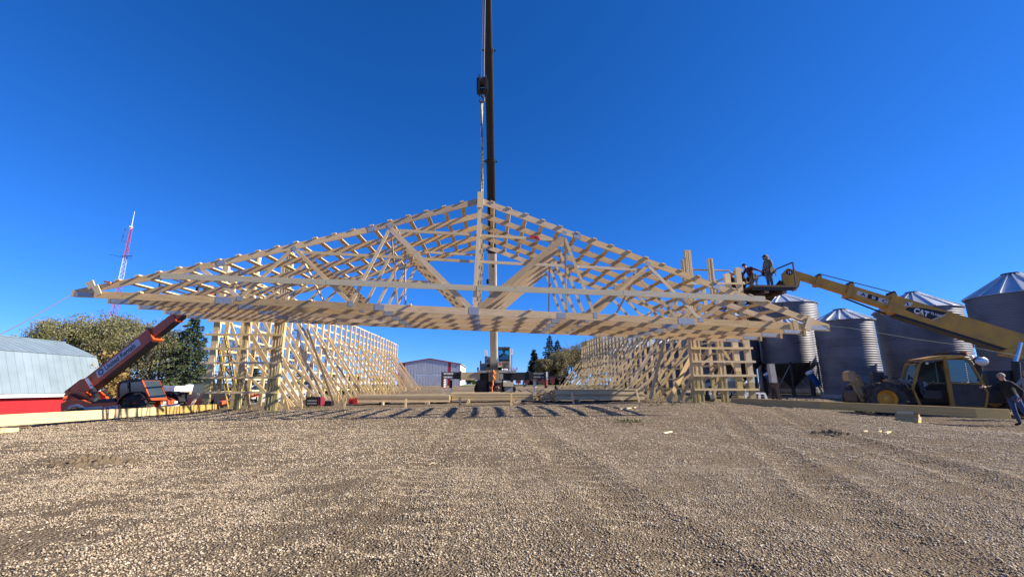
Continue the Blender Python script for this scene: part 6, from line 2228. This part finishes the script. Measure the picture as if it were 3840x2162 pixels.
# orange attachment arm lying behind the wall
a, b = atY(826, 1513, 26.5), atY(968, 1474, 28.5)
t = thing('grain_auger', 'orange-red auger arm lying on the ground behind the wall frame', 'auger', tuple(a))
build('auger_tube', MB().bar(a, a.lerp(b, .42), .32, .28).bar(a.lerp(b, .62), b, .30, .30), M_REDS if False else paint('faded_orange', (0.60, 0.10, 0.045), .5), t, True)
build('under_frame', MB().bar(a.lerp(b, .05) - Vector((0, 0, .4)), a.lerp(b, .9) - Vector((0, 0, .4)), .12, .12).bar(a.lerp(b, .5) - Vector((0, 0, .45)), a.lerp(b, .62) + Vector((0, 0, .1)), .12, .4), M_DARK, t, True)
build('auger_wheel', MB().tube(a.lerp(b, .55) + Vector((0, -.3, -.5)), a.lerp(b, .55) + Vector((0, -.1, -.5)), .35, n=16), M_RUBBER, t, True)
# red farm implement far beyond the crane
p = gnd(1950, 88)
t = thing('farm_implement', 'dark red folded farm implement on the grass beyond the crane', 'implement', tuple(p))
for i in range(7):
    x = p.x - 4.2 + i * 1.7
    build('row_unit', MB().box((x, p.y, p.z + .4), (x + 1.0, p.y + 1.0, p.z + 1.5)).bar((x + .5, p.y, p.z + .4), (x + .5, p.y - .5, p.z), .2, .2), paint('implement_red', (0.14, 0.015, 0.02), .6) if i == 0 else bpy.data.materials['implement_red'], t, True)
build('tool_bar', MB().box((p.x - 4.6, p.y + .3, p.z + 1.4), (p.x + 8, p.y + .6, p.z + 1.8)), M_BLACK, t, True)
for x in (-3, 4):
    build('wheel', MB().tube((p.x + x, p.y - .2, p.z + .5), (p.x + x, p.y + .2, p.z + .5), .5, n=14), M_RUBBER, t, True)


# ================================================================== people
BONES = [('pelvis', 'spine', 1), ('spine', 'chest', 1), ('chest', 'neck', 1), ('neck', 'jaw', 0), ('jaw', 'head', 0), ('head', 'crown_of_head', 0)]
for s in 'LR':
    BONES += [('chest', 'sh' + s, 1), ('sh' + s, 'el' + s, 1), ('el' + s, 'wr' + s, 1), ('wr' + s, 'ha' + s, 0), ('pelvis', 'hip' + s, 2), ('hip' + s, 'kn' + s, 2), ('kn' + s, 'an' + s, 2), ('an' + s, 'toe' + s, 3)]
STAND = dict(pelvis=(0, 0, .97), spine=(0, 0, 1.14), chest=(0, 0, 1.33), neck=(.015, 0, 1.49), jaw=(.04, 0, 1.57), head=(.04, 0, 1.65), crown_of_head=(.025, 0, 1.71),
             shL=(0, .175, 1.42), elL=(-.02, .24, 1.13), wrL=(.08, .235, .90), haL=(.12, .225, .83), shR=(0, -.175, 1.42), elR=(-.02, -.24, 1.13), wrR=(.08, -.235, .90), haR=(.12, -.225, .83),
             hipL=(0, .09, .92), knL=(.02, .105, .50), anL=(0, .115, .09), toeL=(.17, .13, .045), hipR=(0, -.09, .92), knR=(.02, -.105, .50), anR=(0, -.115, .09), toeR=(.17, -.13, .045))
RAD = dict(pelvis=.135, spine=.13, chest=.15, neck=.06, jaw=.078, head=.088, crown_of_head=.074, sh=.072, el=.05, wr=.034, ha=.038, hip=.092, kn=.064, an=.046, toe=.040)


def person(label, loc, heading, mats, pose=None, scale=1.0, bulk=1.0, hat=None, hair=None, hood=None, belt=None, vest=None, group='workers on the site'):
    """mats: (skin, top, trousers, boots). The body is one skinned surface; cap, hood, hair and belt are children."""
    J = dict(STAND)
    J.update(pose or {})
    names = list(J)
    me = bpy.data.meshes.new('sk')
    ed = [(names.index(a), names.index(b)) for a, b, _ in BONES]
    me.from_pydata([J[n] for n in names], ed, [])
    o = bpy.data.objects.new('sk', me)
    COL.objects.link(o)
    o.modifiers.new('s', 'SKIN')
    sv = me.skin_vertices[0].data
    for i, n in enumerate(names):
        k = n if n in RAD else n[:-1]
        r = RAD[k] * (bulk if k in ('pelvis', 'spine', 'chest', 'sh', 'el', 'hip', 'kn') else 1)
        sv[i].radius = (r, r * (1.18 if k in ('pelvis', 'spine', 'chest') else 1))
        sv[i].use_root = (n == 'pelvis')
    sb = o.modifiers.new('u', 'SUBSURF')
    sb.levels = sb.render_levels = 2
    dg = bpy.context.evaluated_depsgraph_get()
    ev = bpy.data.meshes.new_from_object(o.evaluated_get(dg))
    bpy.data.objects.remove(o)
    mb = MB()
    mb.v = [v.co.copy() for v in ev.vertices]
    segs = [(Vector(J[a]), Vector(J[b]), m) for a, b, m in BONES]
    for pl in ev.polygons:
        c = pl.center
        best = (9, 0)
        for a, b, m in segs:
            ab = b - a
            tt = max(0, min(1, (c - a).dot(ab) / max(ab.length_squared, 1e-9)))
            dd = (c - (a + ab * tt)).length
            if dd < best[0]:
                best = (dd, m)
        mb.f.append(list(pl.vertices))
        mb.uv.append([(0, 0)] * len(pl.vertices))
        mb.mi.append(best[1])
    bpy.data.meshes.remove(ev)
    hd_ = Vector(J['head'])
    jw = Vector(J['jaw'])
    upv = (Vector(J['crown_of_head']) - jw).normalized()
    fwd = Vector((1, 0, 0))
    fwd = (fwd - upv * fwd.dot(upv)).normalized()
    lft = upv.cross(fwd)
    # nose, ears, brow, mouth
    mb.tube(hd_ + fwd * .085 + upv * .01, hd_ + fwd * .112 - upv * .03, .010, .016, 6)
    for s in (-1, 1):
        mb.ball(hd_ + lft * s * .088 - upv * .01, .026, 6, 0, .7, .35, 1)
        # hands: four bent fingers and a thumb
        side = 'L' if s > 0 else 'R'
        w_, h_ = Vector(J['wr' + side]), Vector(J['ha' + side])
        hdv = (h_ - w_).normalized()
        acr = hdv.cross(Vector((0, 1, 0)))
        acr = acr.normalized() if acr.length > .1 else Vector((1, 0, 0))
        cur = hdv.cross(acr).normalized() * (-s)
        for f_i, L in ((-1.5, .068), (-.5, .08), (.5, .075), (1.5, .058)):
            b_ = h_ + acr * (f_i * .018) + hdv * .01
            mb.path([b_, b_ + hdv * L * .55 + cur * .010, b_ + hdv * L * .85 + cur * .034, b_ + hdv * L * .9 + cur * .052], [.011, .010, .009, .007], 6, 0)
        tb = h_ - hdv * .035 + acr * .028
        mb.path([tb, tb + acr * .028 + hdv * .02, tb + acr * .034 + hdv * .052 + cur * .012], [.013, .011, .008], 6, 0)
    for s in (-1, 1):
        b0_ = len(mb.f)
        mb.ball(hd_ + fwd * .082 + lft * s * .033 + upv * .012, .011, 6, 4)
    T = Matrix.Translation(Vector(loc)) @ Matrix.Rotation(heading, 4, 'Z') @ Matrix.Scale(scale, 4)
    t = thing('person', label, 'person', M=T, group=group)
    build('body', mb, [*mats, M_EYE], t, smooth=True)

    def dome(r, z0, m, name, sz=1.0, back=0.0):
        d = MB()
        pr = [(r * math.cos(R(a)), r * math.sin(R(a)) * sz) for a in (-8, 10, 30, 50, 70, 89)]
        d.lathe(pr, 14)
        M3 = Matrix(((fwd.x, lft.x, upv.x, 0), (fwd.y, lft.y, upv.y, 0), (fwd.z, lft.z, upv.z, 0), (0, 0, 0, 1)))
        d.xf(Matrix.Translation(hd_ + upv * z0 - fwd * back) @ M3)
        return d, M3
    if hair:
        d, _ = dome(.105, .0, hair, 'hair', 1.0, .016)
        build('hair', d, hair, t, smooth=True)
    if hat:
        d, M3 = dome(.107, .022, hat, 'cap', .95, .006)
        cp_ = build('cap', d, hat, t, smooth=True)
        br = MB().prism([(0.06, -.085, .02), (.13, -.075, .012), (.175, -.04, .005), (.185, 0, .003), (.175, .04, .005), (.13, .075, .012), (.06, .085, .02)], (0, 0, .012)).xf(Matrix.Translation(hd_ + upv * .01) @ M3)
        build('cap_peak', br, hat, cp_)
    if hood:
        d = MB()
        n = 14
        rings_ = []
        for i, (f, u, r) in enumerate(((.075, -.01, .118), (.03, .0, .132), (-.03, .005, .135), (-.09, -.01, .112), (-.13, -.03, .05))):
            rings_.append((hd_ + fwd * f + upv * (u - .01), r))
        b_ = len(d.v)
        for c_, r in rings_:
            for k in range(n):
                g = 2 * PI * k / n
                d.v.append(c_ + lft * (math.cos(g) * r * .92) + upv * (math.sin(g) * r * 1.08))
        for i in range(len(rings_) - 1):
            d.quad_faces(b_ + i * n, [[k, (k + 1) % n, n + (k + 1) % n, n + k] for k in range(n)])
        d.quad_faces(b_ + (len(rings_) - 1) * n, [list(range(n))])
        nk = Vector(J['neck'])
        d.path([nk + Vector((-.02, 0, -.06)), nk + Vector((0, 0, .02)), jw + upv * -.01 - fwd * .03], [.15, .12, .10], 12)
        build('hood', d, hood, t, smooth=True)
    if belt:
        pv = Vector(J['pelvis'])
        d = MB()
        for k in range(20):
            a0, a1 = 2 * PI * k / 20, 2 * PI * (k + 1) / 20
            f = lambda a: pv + Vector((math.cos(a) * .165 * bulk, math.sin(a) * .19 * bulk, .06))
            d.bar(f(a0), f(a1), .012, .06)
        bo = build('tool_belt', d, belt, t)
        for a in (1.2, 1.9, -1.2, -1.9):
            q = pv + Vector((math.cos(a) * .2 * bulk, math.sin(a) * .235 * bulk, -.06))
            build('pouch', rbox((q.x - .075, q.y - .05, q.z - .13), (q.x + .075, q.y + .05, q.z + .1), .03), belt, bo)
            build('tool_handle', MB().tube((q.x + .03, q.y, q.z + .05), (q.x + .05, q.y, q.z + .19), .015, n=6).tube((q.x - .03, q.y, q.z - .05), (q.x - .06, q.y, q.z - .26), .014, n=6), M_DARK, bo)
    if vest:
        c_ = Vector(J['chest'])
        build('collar', MB().lathe([(.085, -.03), (.095, .03), (.075, .06)], 14, 0, tuple(Vector(J['neck']) + Vector((-.01, 0, -.035)))), vest, t, smooth=True)
    return t


def plat_pt(px, Y, z):
    p = atY(px, 1060, Y)
    return (p.x, Y, z)


W_ = R(180)
person('person in an olive hooded sweatshirt and grey-green trousers standing at the platform rail', (13.40, 19.75, 5.5), R(186), (M_SKIN, M_OLIVE, M_GRNPANT, M_LEATHER),
       dict(elL=(.02, .27, 1.16), wrL=(.16, .20, .98), haL=(.21, .17, .95), elR=(.02, -.27, 1.16), wrR=(.16, -.2, .98), haR=(.21, -.17, .95), jaw=(.06, 0, 1.57), head=(.075, 0, 1.645), crown_of_head=(.07, 0, 1.71), neck=(.03, 0, 1.49)), bulk=1.12, hood=M_OLIVE, hat=M_BLKCLOTH, belt=M_LEATHER, scale=1.03)
person('person in maroon shirt, dark cap and tan trousers reaching back along the platform', (13.0, 20.55, 5.5), R(183), (M_SKIN, M_MAROON, M_TANPANT, M_LEATHER),
       dict(pelvis=(-.05, 0, .90), spine=(.02, 0, 1.07), chest=(.13, 0, 1.22), neck=(.23, 0, 1.34), jaw=(.29, 0, 1.39), head=(.315, 0, 1.46), crown_of_head=(.31, 0, 1.53), shL=(.13, .18, 1.30), shR=(.13, -.18, 1.30),
            elL=(-.14, .28, 1.20), wrL=(-.42, .26, 1.10), haL=(-.50, .25, 1.07), elR=(.28, -.24, 1.04), wrR=(.40, -.2, .84), haR=(.44, -.18, .78), hipL=(-.05, .09, .86), hipR=(-.05, -.09, .86), knL=(.06, .10, .47), knR=(.03, -.1, .47)), hat=M_BLKCLOTH, belt=M_LEATHER)
person('person in a black hooded jacket crouching over the wall end beside the maroon shirt', (12.95, 21.2, 5.5), R(190), (M_SKIN, M_BLKCLOTH, M_BLKCLOTH, M_LEATHER),
       dict(pelvis=(-.08, 0, .80), spine=(.0, 0, .97), chest=(.14, 0, 1.11), neck=(.26, 0, 1.21), jaw=(.32, 0, 1.25), head=(.35, 0, 1.32), crown_of_head=(.36, 0, 1.39), shL=(.14, .18, 1.19), shR=(.14, -.18, 1.19),
            elL=(.2, .25, .92), wrL=(.36, .2, .78), haL=(.42, .18, .74), elR=(.2, -.25, .92), wrR=(.36, -.2, .78), haR=(.42, -.18, .74), hipL=(-.08, .09, .77), hipR=(-.08, -.09, .77), knL=(.10, .11, .42), knR=(.10, -.11, .42)), hat=M_BLKCLOTH, hood=M_BLKCLOTH, belt=M_LEATHER)
px4 = atY(2748, 1082, 19.7)
person('person in a pale pink cap and dark jacket behind the tall end studs', (px4.x, 19.7, px4.z - .95), R(250), (M_SKIN, M_BLKCLOTH, M_TANPANT, M_LEATHER), dict(elR=(.15, -.25, 1.15), wrR=(.35, -.2, 1.05), haR=(.42, -.18, 1.04)), hat=M_PINKCAP, belt=M_LEATHER)
wk = thing('scaffold_plank', 'grey scaffold plank behind the tall end studs, under the pink-capped person', 'plank', (px4.x, 19.7, px4.z - 1.0))
build('plank', MB().box((px4.x - 1.2, 19.55, px4.z - 1.0), (XR - .08, 19.85, px4.z - .955)), W_OLD, wk, True)
# man leaning on the yellow machine
fm_ = on_ground(3806, 1600)
pz = fm_
person('person in black jacket and blue jeans leaning one arm on the yellow telehandler', (pz.x + .40, pz.y + .05, gz(pz.x, pz.y) + .0), R(172), (M_SKIN, M_BLKCLOTH, M_DENIM, M_BLKCLOTH),
       dict(pelvis=(.13, 0, .92), spine=(.20, 0, 1.09), chest=(.26, 0, 1.28), neck=(.30, 0, 1.44), jaw=(.34, 0, 1.52), head=(.355, 0, 1.60), crown_of_head=(.345, 0, 1.66), shL=(.26, .185, 1.36), shR=(.26, -.185, 1.36),
            elR=(.48, -.24, 1.25), wrR=(.72, -.2, 1.24), haR=(.80, -.18, 1.24), elL=(.10, .30, 1.12), wrL=(.16, .27, .90), haL=(.2, .24, .86), hipL=(.12, .1, .88), hipR=(.14, -.1, .88), knL=(.04, .12, .48), knR=(.09, -.11, .48), anL=(-.10, .13, .09), toeL=(.06, .16, .045), anR=(.0, -.12, .09), toeR=(.16, -.14, .045)), scale=.99, bulk=1.05, hair=M_HAIR, vest=M_BLKCLOTH)
p6 = atY(3862, 1450, 14.9)
person('person in grey hooded top at the picture edge behind the leaning one', (p6.x, 14.9, gz(p6.x, 14.9)), R(175), (M_SKIN, M_GREYCLOTH, M_DARK, M_LEATHER), dict(elR=(.2, -.26, 1.2), wrR=(.38, -.2, 1.25), haR=(.44, -.18, 1.27)), hair=M_HAIR, bulk=1.1)
op = atY(1890, 1349, YB + .8)
person('person in a black jacket sitting at the controls inside the crane cab', (op.x, YB + .9, op.z - .42), R(265), (M_SKIN, M_BLKCLOTH, M_BLKCLOTH, M_LEATHER),
       dict(pelvis=(0, 0, .45), spine=(-.02, 0, .62), chest=(0, 0, .80), neck=(.03, 0, .95), jaw=(.06, 0, 1.02), head=(.065, 0, 1.09), crown_of_head=(.055, 0, 1.15), shL=(0, .18, .88), shR=(0, -.18, .88), elL=(.12, .24, .64), wrL=(.3, .2, .6), haL=(.36, .19, .6), elR=(.12, -.24, .64), wrR=(.3, -.2, .6), haR=(.36, -.19, .6),
            hipL=(.05, .09, .44), hipR=(.05, -.09, .44), knL=(.4, .11, .46), knR=(.4, -.11, .46), anL=(.42, .11, .1), anR=(.42, -.11, .1), toeL=(.58, .12, .05), toeR=(.58, -.12, .05)), hat=M_BLKCLOTH, scale=.95)
